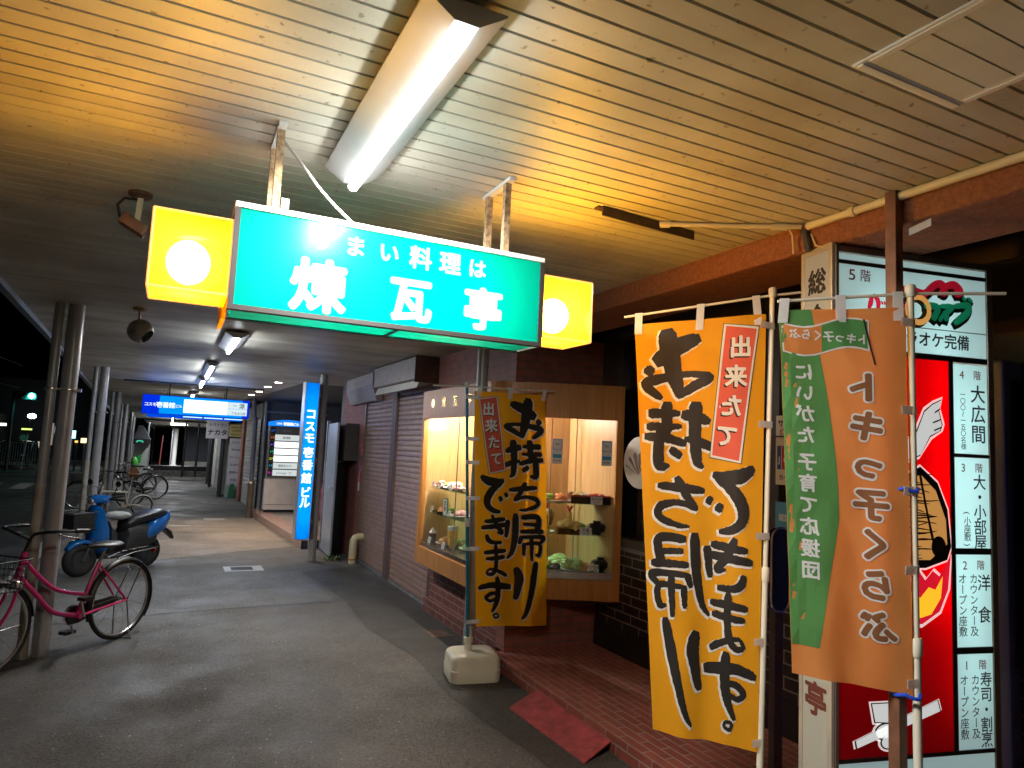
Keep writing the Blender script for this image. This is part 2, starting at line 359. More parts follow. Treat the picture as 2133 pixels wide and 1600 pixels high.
m_patch = asphalt('patch_concrete', (.2, .17, .14), bump=.2)
m_conc = M('kerb_concrete', (.26, .25, .23), rough=.85, var=.25, vs=7, bump=.3)
m_steel = M('galvanised_steel', (.4, .4, .41), rough=.38, metal=.75, var=.2, vs=9)
m_chrome = M('bright_steel', (.72, .72, .72), rough=.25, metal=.85, var=.06)
m_dsteel = M('dark_steel', (.05, .052, .06), rough=.4, metal=.3)
m_black = M('black_plastic', (.012, .012, .013), rough=.4)
m_rubber = M('tyre_rubber', (.014, .014, .015), rough=.75)
m_white = M('white_paint', (.75, .75, .73), rough=.4, var=.06)
m_ivory = M('ivory_plastic', (.74, .7, .56), rough=.35, var=.06)
m_cream = M('cream_pipe', (.66, .58, .36), rough=.4, var=.1)
m_rust = M('rusty_iron', (.33, .22, .12), rough=.8, var=.55, vs=70, bump=.3)
m_beam = M('orange_stucco', (.27, .098, .042), rough=.85, var=.25, vs=50, bump=.9, bs=110)
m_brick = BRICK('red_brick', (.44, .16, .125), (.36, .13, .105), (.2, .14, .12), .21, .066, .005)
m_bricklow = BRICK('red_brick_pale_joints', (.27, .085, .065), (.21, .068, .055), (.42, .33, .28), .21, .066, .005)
m_dtile = BRICK('dark_brown_tile', (.028, .014, .012), (.022, .012, .011), (.3, .25, .21), .21, .072, .005, rough=.3)
m_ftile = BRICK('red_floor_tile', (.44, .12, .085), (.36, .095, .07), (.46, .36, .3), .21, .062, .005, rough=.45)
m_wood = WOOD('oak_veneer', (.42, .17, .04), (.56, .25, .065), .38)
m_woodin = WOOD('oak_lining', (.58, .36, .14), (.72, .48, .22), .4)
m_shut = BRICK('shutter_metal', (.46, .28, .22), (.4, .25, .2), (.28, .18, .15), .9, .2, .002, rough=.42, bump=.1, var=.35)
m_brown = M('brown_metal', (.13, .075, .06), rough=.45, metal=.2, var=.25)
m_sheet = BRICK('grey_sheet_metal', (.5, .43, .42), (.45, .39, .38), (.34, .29, .29), .045, .045, .002, rough=.5, bump=.1, var=.3)
m_ink = M('black_ink', (.012, .01, .008), rough=.6)
m_inkred = M('red_ink', (.35, .03, .04), rough=.6)
m_cloth_y = M('yellow_cloth', (.92, .405, .006), rough=.75, var=.05, vs=3, trans=.35, bump=.12, bs=55)
m_cloth_w = M('white_print', (.78, .77, .72), rough=.75, var=.04, trans=.2)
m_cloth_r = M('red_print', (.72, .12, .07), rough=.75, var=.05, trans=.2)
m_cloth_o = M('orange_cloth', (.88, .34, .09), rough=.75, var=.05, trans=.45, bump=.12, bs=55)
m_cloth_g = M('green_print', (.12, .36, .1), rough=.75, var=.05, trans=.4, bump=.12, bs=55)
m_cloth_b = M('brown_print', (.27, .1, .035), rough=.75, var=.05, trans=.15)
m_tube = EM('fluorescent_tube', (.95, 1, .96), 40)
m_tube2 = EM('fluorescent_tube_far', (.9, .96, 1), 60)
m_tubec = EM('sign_tube', (.85, 1, .95), 30)
m_glass = GLASS('clear_glass')
m_dglass = GLASS('dark_glass', (.05, .05, .06), 1.6)
m_greyw = M('grey_wall', (.12, .13, .15), rough=.6, var=.1)

# ------------------------------------------------------------------ ground
def sheet_y(x0, x1, ys, z, mb=None):
    """a sheet running along the street; x0,x1 functions of y"""
    mb = mb or MB(); rows = [[mb.bm.verts.new((x0(y), y, z)), mb.bm.verts.new((x1(y), y, z))] for y in ys]
    for a, b in zip(rows, rows[1:]): mb.bm.faces.new((a[0], a[1], b[1], b[0]))
    return mb
kx = lambda y: -1.0 - .036 * y
ys = [-12, 0, 6, 9, 12, 20, 33]
tag(sheet_y(kx, lambda y: 14, ys, 0).build('pavement', m_walk), kind='structure')
tag(sheet_y(lambda y: -80, lambda y: 40, [-40, -12, 9, 20, 33, 60, 110, 220], -.13).build('road', m_road), kind='structure')
mb = MB()
for a, b in zip(ys, ys[1:]):
    n = max(1, int((b - a) / 1.2))
    for i in range(n):
        y0 = a + (b - a) * i / n; y1 = a + (b - a) * (i + 1) / n - .008
        mb.hexa(((kx(y0) - .15, y0, -.16), (kx(y0), y0, -.16), (kx(y1), y1, -.16), (kx(y1) - .15, y1, -.16), (kx(y0) - .15, y0, .006), (kx(y0), y0, .006), (kx(y1), y1, .006), (kx(y1) - .15, y1, .006)))
tag(mb.build('kerb', m_conc, bevel=.01), kind='structure')
mb = MB(); pts = [(-1.3, 9.75), (-.17, 10.3), (1.0, 10.95), (1.86, 11.4), (1.8, 13.5), (1.76, 16.1), (.8, 15.85), (-1.4, 15.3)]
mb.face([(x, y, .004) for x, y in pts]); tag(mb.build('pavement_patch', m_patch), kind='structure')
mb = MB(); mb.face([(x, y, .004) for x, y in ((2.5, 9.4), (1.62, 9.1), (1.78, 7.4), (1.72, 6.2), (1.86, 5.3), (1.8, 4.4), (1.92, 3.4), (1.86, 1.0), (2.5, 1.0))]); tag(mb.build('asphalt_strip', asphalt('dark_asphalt', (.058, .055, .05))), kind='structure')
mb = MB(); mb.face([(x, y, .0035) for x, y in ((-1.2, 7.0), (.2, 7.25), (1.68, 7.35), (1.6, 9.12), (.6, 9.05), (-1.25, 8.5))]); tag(mb.build('asphalt_patch', asphalt('grey_asphalt', (.12, .12, .12))), kind='structure')
m_line = M('road_paint', (.38, .38, .36), rough=.7, var=.3, vs=8)
mb = MB()
for i in range(6): mb.face([(-4.6 - i * .95, 27.5, -.126), (-4.15 - i * .95, 27.5, -.126), (-4.35 - i * .95, 31, -.126), (-4.8 - i * .95, 31, -.126)])
mb.face([(-3.0, 38, -.126), (-9, 38, -.126), (-9, 38.4, -.126), (-3.0, 38.4, -.126)])
mb.face([(-4.9, -10, -.126), (-4.78, -10, -.126), (-5.6, 26, -.126), (-5.72, 26, -.126)])
tag(mb.build('road_markings', m_line), kind='structure')
mb = MB(); mb.box(-40, -8.2, -20, 120, -.3, 0.0); mb.box(-40, -1.5, 46, 120, -.3, 0.0)
tag(mb.build('far_pavement', m_conc), kind='structure')
mb = MB(); mb.box(-.9, 2.2, 33.0, 33.25, -.2, .13); mb.box(-1.0, 4, 38, 60, -.3, .16)
tag(mb.build('station_pavement', m_conc), kind='structure')

# ------------------------------------------------------------------ arcade canopy
can = thing('arcade_canopy', 'white planked arcade ceiling over the walkway on the street side', 'canopy', (0, 0, 0))
cx0 = lambda y: -.85 - .038 * y
def cx1(y):
    if y < 5.3: return 2.2
    if y < 11.3: return 3.3
    return 1.85 - .075 * min(y - 11.3, 6) + (0.25 if y > 17 else 0)
mb = MB(); pitch = .0715; y = -4.3
while y < 34:
    a, b = y + .003, y + pitch - .003; l, r = cx0(y), cx1(y)
    m_ = .002
    mb.hexa(((l, a + m_, 2.6), (r, a + m_, 2.6), (r, b - m_, 2.6), (l, b - m_, 2.6), (l, a, 2.61), (r, a, 2.61), (r, b, 2.61), (l, b, 2.61)))
    y += pitch
mb.build('ceiling_planks', m_plank, can)
mb = MB()
for y0, y1 in ((-4.3, 5.3), (5.3, 9), (9, 11.3), (11.3, 17), (17, 34)):
    sheet_y(cx0, lambda q, y1=y1, y0=y0: cx1((y0 + y1) / 2) + (.1 if y0 > 11 else 0), [y0, y1], 2.611, mb)
mb.build('ceiling_backing', m_gap, can)
mb = MB()
for y0, y1 in ((-4.3, 2), (2, 9), (9, 17), (17, 25), (25, 34)):
    mb.hexa(((cx0(y0) - .05, y0, 2.56), (cx0(y0), y0, 2.56), (cx0(y1), y1, 2.56), (cx0(y1) - .05, y1, 2.56), (cx0(y0) - .05, y0, 2.85), (cx0(y0), y0, 2.85), (cx0(y1), y1, 2.85), (cx0(y1) - .05, y1, 2.85)))
mb.build('edge_fascia', M('blue_grey_fascia', (.2, .24, .32), rough=.35, metal=.5), can)
sheet_y(lambda y: cx0(y), lambda y: 4.0, [-4.3, 9, 34], 2.86).build('roof_deck', m_dsteel, can)

# posts along the kerb: thick column + rain pipe + clamps
px = [(-.72, 6.12), (-.92, 11.44), (-1.07, 16.99), (-1.18, 22.18), (-1.30, 27.6), (-1.42, 32.6)]
m_post = M('grey_post_paint', (.3, .3, .31), rough=.35, metal=.1, var=.18, vs=4)
m_post2 = M('weathered_pipe', (.33, .31, .27), rough=.5, metal=0, var=.25, vs=6)
names = ['nearest grey steel canopy post, beside the pink bicycle', 'second grey canopy post from the camera, behind the blue scooter', 'third grey canopy post along the kerb, bluish in the sign light',
         'fourth grey canopy post along the kerb', 'fifth grey canopy post along the kerb', 'farthest grey canopy post along the kerb']
p0 = thing('canopy_post', names[0], 'post', (0, 0, 0), group='canopy posts along the kerb')
MB().tube([(0, 0, 0), (0, 0, 2.6)], .056, 20, cap=False).build('column', m_post, p0, True, bend=False)
MB().tube([(0, 0, 0.0), (0, 0, .33)], .0575, 20, cap=False).build('foot_sleeve', m_chrome, p0, True, bend=False)
MB().tube([(-.105, -.03, 0), (-.105, -.03, 1.25)], .037, 14).build('rain_pipe', m_post2, p0, True, bend=False)
MB().tube([(-.105, -.03, 1.25), (-.105, -.03, 2.6)], .034, 14).build('rain_pipe', m_post, p0, True, bend=False)
for z in (1.95, .9):
    mb = MB(); mb.tube([(.0 + .062 * math.cos(a), .062 * math.sin(a), z) for a in [k * PI / 8 for k in range(16)]], .007, 6, True)
    mb.tube([(-.105 + .043 * math.cos(a), -.03 + .043 * math.sin(a), z) for a in [k * PI / 8 for k in range(16)]], .007, 6, True)
    mb.box(.058, .085, -.012, .012, z - .012, z + .012); mb.build('clamp', m_chrome, p0, True, bend=False)
for i, (x, y) in enumerate(px):
    o = p0 if i == 0 else copy_tree(p0); o.location = (x, y, gz(y)); o['label'] = names[i]

# ------------------------------------------------------------------ ceiling lamps
def ceiling_lamp(x, y0, y1, wdt, tube_mat, label, power, z=2.6, col=(1, .97, .93), sz=1.0):
    yc = (y0 + y1) / 2; t = thing('fluorescent_lamp', label, 'ceiling lamp', (x, yc, z), group='fluorescent lamps on the arcade ceiling')
    h = wdt / 2
    MB().prism([(x - h, y0, z - .022), (x + h, y0, z - .022), (x + h, y0, z - .027), (x + .028, y0, z - .07), (x - .028, y0, z - .07), (x - h, y0, z - .027)], (0, y1 - y0, 0)).build('reflector', M('reflector_enamel', (.58, .6, .62), rough=.45, var=.08), t)
    MB().box(x - .05, x + .05, y0 + .1, y1 - .1, z - .022, z).build('mounting_plate', m_white, t)
    MB().tube([(x, y0 + .03, z - .088), (x, y1 - .03, z - .088)], .0165 * sz, 10).build('tube', tube_mat, t, True)
    MB().box(x - .012, x + .012, y1 - .03, y1 - .022, z - .09, z - .069).build('end_cap', m_white, t)
    if power:
        ld = bpy.data.lights.new('lamp_light', 'AREA'); ld.shape = 'RECTANGLE'; ld.size = .03; ld.size_y = (y1 - y0) - .06; ld.energy = power; ld.color = col
        lo = bpy.data.objects.new('lamp_light', ld); COL.objects.link(lo); lo.parent = t; lo.location = (0, 0, -.108)
    return t
ceiling_lamp(.482, 1.27, 2.30, .185, m_tube, 'large bright fluorescent lamp nearest the camera above the green sign', 98)
ceiling_lamp(.46, 6.5, 7.6, .2, m_tube2, 'second fluorescent lamp along the ceiling, just beyond the green sign', 46, col=(1, .96, .9))
ceiling_lamp(.40, 9.35, 10.95, .14, m_tube2, 'third fluorescent lamp along the ceiling, before the blue hanging sign', 20, col=(.85, .93, 1))
ceiling_lamp(.385, 11.6, 12.7, .14, m_tube2, 'fourth fluorescent lamp, closest in front of the blue hanging sign', 17, col=(.85, .93, 1))
ceiling_lamp(.34, 15.0, 16.0, .14, m_tube2, 'fifth fluorescent lamp, just above and behind the blue hanging sign', 17, col=(.85, .93, 1))
ceiling_lamp(.02, 27.6, 33.0, .14, m_tube2, 'long far fluorescent lamp at the end of the arcade ceiling', 90, col=(.95, .97, 1))
ceiling_lamp(.2, 20.6, 21.6, .14, m_tube2, 'sixth fluorescent lamp, hidden behind the blue hanging sign', 40, col=(.95, .97, 1))
# round downlights over the office entrance
spots = [(1.484, 11.56), (1.442, 12.54), (1.435, 13.77), (1.402, 14.81)]
dl = thing('downlight', '', 'downlight', (0, 0, 0), group='recessed downlights above the office entrance')
MB().lathe([(.075, 0), (.075, -.006), (.06, -.008), (.058, 0.0)], (0, 0, 0), 20).build('trim_ring', m_white, dl, True, bend=False)
MB().lathe([(.056, -.0085), (.056, -.0105)], (0, 0, 0), 20).build('lamp_lens', EM('warm_lens', (1, .8, .58), 30), dl, True, bend=False)
ld = bpy.data.lights.new('downlight_light', 'SPOT'); ld.energy = 130; ld.color = (1, .72, .47); ld.spot_size = math.radians(95); ld.spot_blend = .7; ld.shadow_soft_size = .05
lo = bpy.data.objects.new('downlight_light', ld); COL.objects.link(lo); lo.parent = dl; lo.location = (0, 0, -.03)
for i, (x, y) in enumerate(spots):
    o = dl if i == 0 else copy_tree(dl); o.location = (x, y, 2.599 + gz(y))
    o['label'] = ['nearest of the four round warm downlights', 'second nearest of the four round warm downlights', 'third nearest of the four round warm downlights', 'farthest of the four round warm downlights'][i]

# ------------------------------------------------------------------ green hanging sign with amber lamp boxes
sg = thing('hanging_sign', 'lit green restaurant sign with white lettering hanging from the ceiling between amber lamps', 'sign', (.63, 2.2, 2.17))
x0, x1, y0, y1, z0, z1 = .113, 1.141, 2.1, 2.31, 2.017, 2.335
mb = MB(); t = .016
mb.box(x0, x1, y0, y1, z1 - .017, z1)
mb.build('top_trim', M('white_trim', (.8, .78, .72), rough=.35), sg, bevel=.002)
mb = MB(); zt = z1 - .0175
for (a, b) in ((x0, x0 + t), (x1 - t, x1)):
    mb.box(a, b, y0, y0 + .03, z0, zt); mb.box(a, b, y1 - .03, y1, z0, zt)
mb.box(x0 + t, x1 - t, y0, y0 + .03, z0, z0 + .014); mb.box(x0 + t, x1 - t, y1 - .03, y1, z0, z0 + .014)
mb.box(.62, .632, y0 + .03, y1 - .03, z0, z0 + .012)
mb.build('frame', M('sign_frame', (.045, .04, .038), rough=.4, metal=.3), sg)
MB().box(x0 + .001, x0 + .004, y0 + .03, y1 - .03, z0, zt).box(x1 - .004, x1 - .001, y0 + .03, y1 - .03, z0, zt).build('end_panel', m_brown, sg)
m_green = BACKLIT('green_sign_face', (.0, .62, .47))
pan = MB().box(x0 + t, x1 - t, y0 + .006, y0 + .009, z0 + .014, zt).build('face_panel', m_green, sg)
MB().box(x0 + t, x1 - t, y1 - .009, y1 - .006, z0 + .014, zt).build('back_panel', m_green, sg)
MB().box(x0 + t, x1 - t, y0 + .031, y1 - .031, z0 + .003, z0 + .006).build('bottom_panel', m_green, sg)
m_tg = EM('green_sign_tube', (.7, 1, 1), 190)
for zz in (2.11, 2.22): MB().tube([(x0 + .14, 2.2, zz), (x1 - .14, 2.2, zz)], .012, 8).build('tube', m_tg, sg, True)
mb = MB(); X = (1, 0, 0); Z = (0, 0, 1); yy = y0 + .0045
for c, x, z, s in (('う', .366, 2.262, .068), ('ま', .468, 2.262, .07), ('い', .576, 2.26, .07), ('料', .682, 2.26, .078), ('理', .785, 2.259, .078), ('は', .883, 2.257, .068)): put(mb, c, s, (x, yy, z), X, Z, .034)
for c, x, z, s in (('煉', .365, 2.121, .17), ('瓦', .656, 2.119, .15), ('亭', .912, 2.121, .148)): put(mb, c, s, (x, yy, z), X, Z, .042)
mb.build('lettering', EM('sign_white', (1, 1, .97), 1.6, False), sg)
# hangers of rusty angle iron
def hanger(hx):
    mb = MB(); mb.box(hx - .012, hx + .012, 2.09, 2.33, 2.588, 2.6); mb.build('ceiling_bracket', m_white, sg)
    for yy in (2.135, 2.29):
        mb = MB(); mb.box(hx - .011, hx + .011, yy - .011, yy - .006, z1, 2.588); mb.box(hx - .011, hx - .006, yy - .006, yy + .011, z1, 2.588); mb.build('hanger', m_rust, sg)
hanger(.225); hanger(.995)
MB().box(.24, .262, 2.12, 2.15, 2.345, 2.375).build('clip', m_white, sg)
mb = MB(); mb.tube([(.236, 2.15, 2.565), (.27, 2.13, 2.52), (.31, 2.12, 2.47), (.345, 2.12, 2.43), (.40, 2.13, 2.385), (.45, 2.14, 2.352), (.48, 2.15, 2.337)], .0045, 6); mb.build('power_cable', M('grey_cable', (.4, .39, .36), rough=.5), sg, True)
m_amber = bpy.data.materials.new('amber_acrylic'); m_amber.use_nodes = True
nt = m_amber.node_tree; N = nt.nodes
tr = N.new('ShaderNodeBsdfTransparent'); tr.inputs[0].default_value = (1, .81, .24, 1); tl = N.new('ShaderNodeBsdfTranslucent'); tl.inputs[0].default_value = (1, .40, .05, 1)
mx = N.new('ShaderNodeMixShader'); mx.inputs[0].default_value = .28; gl = N.new('ShaderNodeBsdfGlossy'); gl.inputs['Roughness'].default_value = .05; mx2 = N.new('ShaderNodeMixShader'); mx2.inputs[0].default_value = .05
nt.links.new(tr.outputs[0], mx.inputs[1]); nt.links.new(tl.outputs[0], mx.inputs[2]); nt.links.new(mx.outputs[0], mx2.inputs[1]); nt.links.new(gl.outputs[0], mx2.inputs[2]); nt.links.new(mx2.outputs[0], N['Material Output'].inputs[0])
m_edge = BACKLIT('acrylic_edge', (.95, .7, .25), 1.5)
m_globe = EM('globe_glow', (1, .70, .2), 380)
for (a, b) in ((-.093, .112), (1.142, 1.346)):
    c, d, e, f_ = 2.105, 2.305, 2.055, 2.275
    mb = MB(); th = .003
    mb.box(a, b, c, c + th, e, f_); mb.box(a, b, d - th, d, e, f_); mb.box(a, b, c + th, d - th, e, e + th); mb.box(a, b, c + th, d - th, f_ - th, f_)
    if a < 0: mb.box(a, a + th, c + th, d - th, e + th, f_ - th)
    else: mb.box(b - th, b, c + th, d - th, e + th, f_ - th)
    lb = mb.build('lamp_box', m_amber, sg)
    xm = (a + b) / 2; mb = MB(); q = .0035
    for yy in (c, d):
        for zz in (e, f_): mb.tube([(a, yy, zz), (b, yy, zz)], q, 4)
        for xx in (a, b): mb.tube([(xx, yy, e), (xx, yy, f_)], q, 4)
    for xx in (a, b):
        for zz in (e, f_): mb.tube([(xx, c, zz), (xx, d, zz)], q, 4)
    mb.build('acrylic_edge', m_edge, lb)
    MB().ball((xm - .005, 2.205, 2.155), .06, 1, 1, 1.1, 3).build('globe', m_globe, lb, True)
    if a < 0: MB().lathe([(.062, 0), (.066, .012), (.03, .03)], (xm + .02, 2.205, 2.222), 20).build('light_shield', m_black, lb, True)  # opaque cap added over the left globe to shade the ceiling above it
    MB().lathe([(.085, 0), (.085, .006), (.06, .012), (.055, 0)], (xm + .012, 2.285, 2.17), 24, (0, -1, 0)).build('reflector_ring', M('amber_ring', (.8, .3, .05), rough=.4), lb, True)
MB().box(x0 - .012, x0 - .001, 2.11, 2.31, 1.985, 2.05).build('amber_skirt', m_amber, sg)

# ------------------------------------------------------------------ small ceiling fittings
t = thing('access_hatch', 'square white framed access hatch in the ceiling at top right', 'ceiling hatch', (1.57, .8, 2.6))
mb = MB(); a, b, c, d = 1.377, 1.766, .5, 1.05; q = .034
for (p, r, s_, u) in ((a, b, d - q, d), (a, b, c, c + q), (a, a + q, c + q, d - q), (b - q, b, c + q, d - q)):
    mb.box(p, r, s_, u, 2.5935, 2.5995)
    mb.box(p + .008, r - .008, s_ + .008, u - .008, 2.590, 2.5935)
mb.build('frame', M('aluminium_frame', (.9, .92, .93), rough=.6, var=.03), t, bevel=.002)
mb = MB()
for k in range(7): mb.box(a + q, b - q, c + q + k * .0695, min(d - q, c + q + k * .0695 + .064), 2.594, 2.597)
mb.build('panel', M('hatch_paint', (.8, .84, .84), rough=.5, var=.05), t)
t = thing('ceiling_bracket', 'dark steel angle strip fixed under the ceiling near the beam', 'bracket', (1.65, 2.18, 2.6))
mb = MB(); mb.hexa(((1.41, 2.15, 2.562), (1.895, 2.19, 2.562), (1.895, 2.196, 2.562), (1.41, 2.156, 2.562), (1.41, 2.15, 2.6), (1.895, 2.19, 2.6), (1.895, 2.196, 2.6), (1.41, 2.156, 2.6)))
mb.hexa(((1.395, 2.157, 2.594), (1.895, 2.197, 2.594), (1.895, 2.23, 2.594), (1.395, 2.19, 2.594), (1.395, 2.157, 2.6), (1.895, 2.197, 2.6), (1.895, 2.23, 2.6), (1.395, 2.19, 2.6)))
mb.build('angle_strip', M('rust_brown_strip', (.05, .03, .02), rough=.6, var=.4, vs=30), t)
t = thing('conduit_pipe', 'cream electrical conduit pipe running along the ceiling edge of the beam', 'pipe', (2.17, 1.2, 2.59))
MB().tube([(2.182, -1.5, 2.583), (2.182, 1.0, 2.583), (2.182, 1.86, 2.583)], .0155, 12).tube([(2.168, 1.88, 2.583), (1.95, 2.03, 2.587), (1.70, 2.175, 2.589)], .0095, 10).build('pipe', m_cream, t, True)
for p, q in (((2.182, 1.66, 2.583), (0, 1, 0)), ((2.182, .95, 2.583), (0, 1, 0))): MB().lathe([(.02, -.012), (.02, .012)], p, 14, q).build('coupling', m_cream, t, True)
MB().lathe([(.014, -.02), (.014, .02)], (1.72, 2.165, 2.588), 12, (.83, -.55, 0)).lathe([(.014, -.03), (.014, .03)], (2.1, 1.93, 2.584), 12, (.83, -.55, 0)).build('coupling', m_cream, t, True)
mb = MB(); mb.tube([(2.19, 1.88, 2.575), (2.188, 1.87, 2.53), (2.19, 1.86, 2.485)], .014, 8); mb.build('flex_duct', m_dsteel, t, True)
mb = MB(); mb.tube([(2.13, 1.91, 2.583), (2.165, 1.92, 2.56), (2.175, 1.925, 2.52), (2.17, 1.92, 2.485)], .0035, 6); mb.tube([(2.19, 1.85, 2.55), (2.19, 1.83, 2.5), (2.2, 1.80, 2.485)], .0035, 6); mb.build('loose_wire', m_cream, t, True)
t = thing('ceiling_spotlight', 'rusty box spotlight on a short bracket under the ceiling left of the amber lamp', 'spotlight', (-.187, 3.05, 2.6))
MB().lathe([(.044, 0), (.044, -.012), (.03, -.022)], (-.187, 3.05, 2.6), 16).build('ceiling_rose', M('rust_brown', (.1, .05, .035), rough=.7, var=.4, vs=40), t, True)
MB().hexa(((-.2, 3.04, 2.48), (-.18, 3.04, 2.48), (-.18, 3.065, 2.48), (-.2, 3.065, 2.48), (-.195, 3.04, 2.578), (-.175, 3.04, 2.578), (-.175, 3.065, 2.578), (-.195, 3.065, 2.578))).build('arm', m_ivory, t)
mb = MB(); mb.box(-.05, .05, -.03, .03, -.022, .022); mb.xform(Matrix.Translation((-.2, 3.05, 2.466)) @ Matrix.Rotation(math.radians(28), 4, 'Y')); mb.build('lamp_head', M('copper_brown', (.2, .08, .04), rough=.5, var=.3, vs=20), t, bevel=.004)
mb = MB(); mb.tube([(-.195, 3.05, 2.572), (-.24, 3.05, 2.57), (-.262, 3.05, 2.54), (-.25, 3.05, 2.49)], .006, 6); mb.build('cable', m_black, t, True)
t = thing('ball_spotlight', 'unlit grey metal ball spotlight hanging under the ceiling left of the green sign', 'spotlight', (-.29, 5.92, 2.6))
MB().lathe([(.05, 0), (.05, -.014), (.02, -.024)], (-.29, 5.92, 2.6), 18).build('ceiling_rose', M('brass', (.35, .24, .1), rough=.45, metal=.6), t, True)
MB().tube([(-.29, 5.92, 2.58), (-.287, 5.92, 2.5)], .009, 8).build('stem', M('brass', (.35, .24, .1)), t, True)
mb = MB(); mb.ball((0, 0, 0), .092, sub=3)
cn = V((.72, -.35, -.6)).normalized(); bmesh.ops.bisect_plane(mb.bm, geom=mb.bm.verts[:] + mb.bm.edges[:] + mb.bm.faces[:], plane_co=cn * .07, plane_no=cn, clear_outer=True)
mb.xform(Matrix.Translation((-.273, 5.92, 2.425))); mb.build('ball_shade', M('hammered_grey', (.3, .28, .25), rough=.42, metal=.7, var=.3, vs=90, bump=.5, bs=120), t, True, solid=.004)

# ------------------------------------------------------------------ restaurant building
rb = thing('restaurant_building', 'brown brick restaurant front with recessed tiled entrance and orange stucco beam', 'building', (3, 3, 0))
MB().box(2.2, 2.6, -4, 4.9, 2.49, 2.62).build('beam', m_beam, rb, bevel=.012)
MB().box(2.6, 6, -4, 4.9, 2.78, 2.84).build('soffit', M('olive_soffit', (.16, .14, .07), rough=.6), rb)
MB().box(2.44, 3.3, 4.9, 5.05, .1, .56).build('back_wall', m_brick, rb); MB().box(2.44, 3.3, 4.9, 5.05, 2.2, 2.6).build('upper_wall', m_brick, rb)
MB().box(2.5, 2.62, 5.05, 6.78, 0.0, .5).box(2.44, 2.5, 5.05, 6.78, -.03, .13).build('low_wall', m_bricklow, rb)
MB().box(2.5, 2.62, 5.05, 6.8, 2.2, 2.6).box(2.5, 2.62, 9.86, 11.25, 0, 2.6).box(2.5, 2.62, 6.8, 9.86, 2.3, 2.6).build('brick_wall', m_brick, rb)
MB().box(2.5, 2.6, 6.78, 6.86, 0, 2.3).box(2.49, 2.6, 8.3, 8.47, -.05, 2.3).build('pillar', m_brown, rb)
# dark tiled side wall of the entrance with glazing above
MB().box(3.27, 3.4, -3, 4.9, .3, .9).build('wainscot', m_dtile, rb)
MB().box(3.262, 3.4, -3, 4.9, .1, .3).build('skirting', M('black_tile', (.012, .012, .012), rough=.25), rb)
MB().box(3.27, 3.4, -3, 4.9, .9, .93).build('sill', M('grey_sill', (.2, .18, .17), rough=.4), rb)
MB().box(3.27, 3.4, 2.55, 4.9, .93, 1.0).box(3.27, 3.4, -3, 4.9, 2.6, 2.8).box(3.27, 3.4, 4.7, 4.9, 1.0, 2.6).box(3.27, 3.4, 3.55, 3.62, 1.0, 2.6).box(3.26, 3.4, 2.98, 3.08, .93, 2.6).box(3.27, 3.4, 1.2, 1.3, .93, 2.6).build('window_frame', M('bronze_frame', (.1, .085, .075), rough=.35, metal=.5), rb)
MB().box(3.34, 3.35, -3, 4.7, .93, 2.6).build('window_pane', M('dark_pane', (.01, .01, .013), rough=.06, spec=.9), rb)
MB().box(3.45, 6, -4, 6.5, 0, 2.8).build('inner_block', M('dark_interior', (.02, .018, .016), rough=.8), rb)
MB().box(2.34, 3.4, -3.5, 4.92, -.05, .1).build('entrance_step', m_ftile, rb)
# shutters
def shutter(name, ya, yb, x, z0, z1, pitch, mat, par, depth=.012, face=-1):
    mb = MB(); prof = []; z = z0
    while z < z1 - 1e-6:
        for t_, d_ in ((0, 0), (.09, .1), (.12, .9), (.3, 1), (.6, .92), (.86, .6), (.93, .15)): prof.append((x + face * depth * d_, z + pitch * t_))
        z += pitch
    prof.append((x, z1))
    prof = [p for p in prof if p[1] <= z1 + 1e-6]
    rows = [[mb.bm.verts.new((p, ya, q)), mb.bm.verts.new((p, yb, q))] for p, q in prof]
    for a, b in zip(rows, rows[1:]): mb.bm.faces.new((a[0], a[1], b[1], b[0]))
    return mb.build(name, mat, par)
for ya, yb in ((6.88, 8.28), (8.5, 9.82)):
    s = shutter('roller_shutter', ya, yb, 2.53, .03, 2.3, .062, m_shut, rb)
    MB().box(2.505, 2.54, ya, yb, -.05, .03).build('bottom_bar', m_steel, s)
    MB().box(2.497, 2.54, ya - .03, ya, -.05, 2.3).box(2.497, 2.54, yb, yb + .03, -.05, 2.3).build('guide_rail', M('rail_steel', (.3, .25, .23), rough=.35, metal=.6), s)
# shutter housings
h1 = MB(); h1.prism([(2.5, 6.87, 2.33), (2.25, 6.87, 2.36), (2.25, 6.87, 2.575), (2.5, 6.87, 2.6)], (0, 1.66, 0)); o = h1.build('shutter_housing', m_sheet, rb)
MB().box(2.232, 2.5, 6.855, 6.868, 2.315, 2.598).build('end_plate', m_brown, o)
MB().box(2.24, 2.26, 6.86, 8.54, 2.565, 2.585).build('top_rail', M('housing_rail', (.3, .27, .26), rough=.4, metal=.5), o)
MB().prism([(2.3, 6.88, 2.345), (2.265, 6.88, 2.262), (2.27, 6.88, 2.258), (2.31, 6.88, 2.34)], (0, 1.64, 0)).build('light_trough', m_white, o)
MB().tube([(2.297, 7.9, 2.3), (2.297, 8.5, 2.3)], .014, 8).build('trough_lamp', M('dusty_tube', (.8, .8, .78), rough=.2), o, True)
h2 = MB(); h2.prism([(2.5, 9.0, 2.23), (2.42, 9.0, 2.235), (2.35, 9.0, 2.44), (2.35, 9.0, 2.6), (2.5, 9.0, 2.6)], (0, 1.5, 0)); h2.build('shutter_housing', m_sheet, rb)

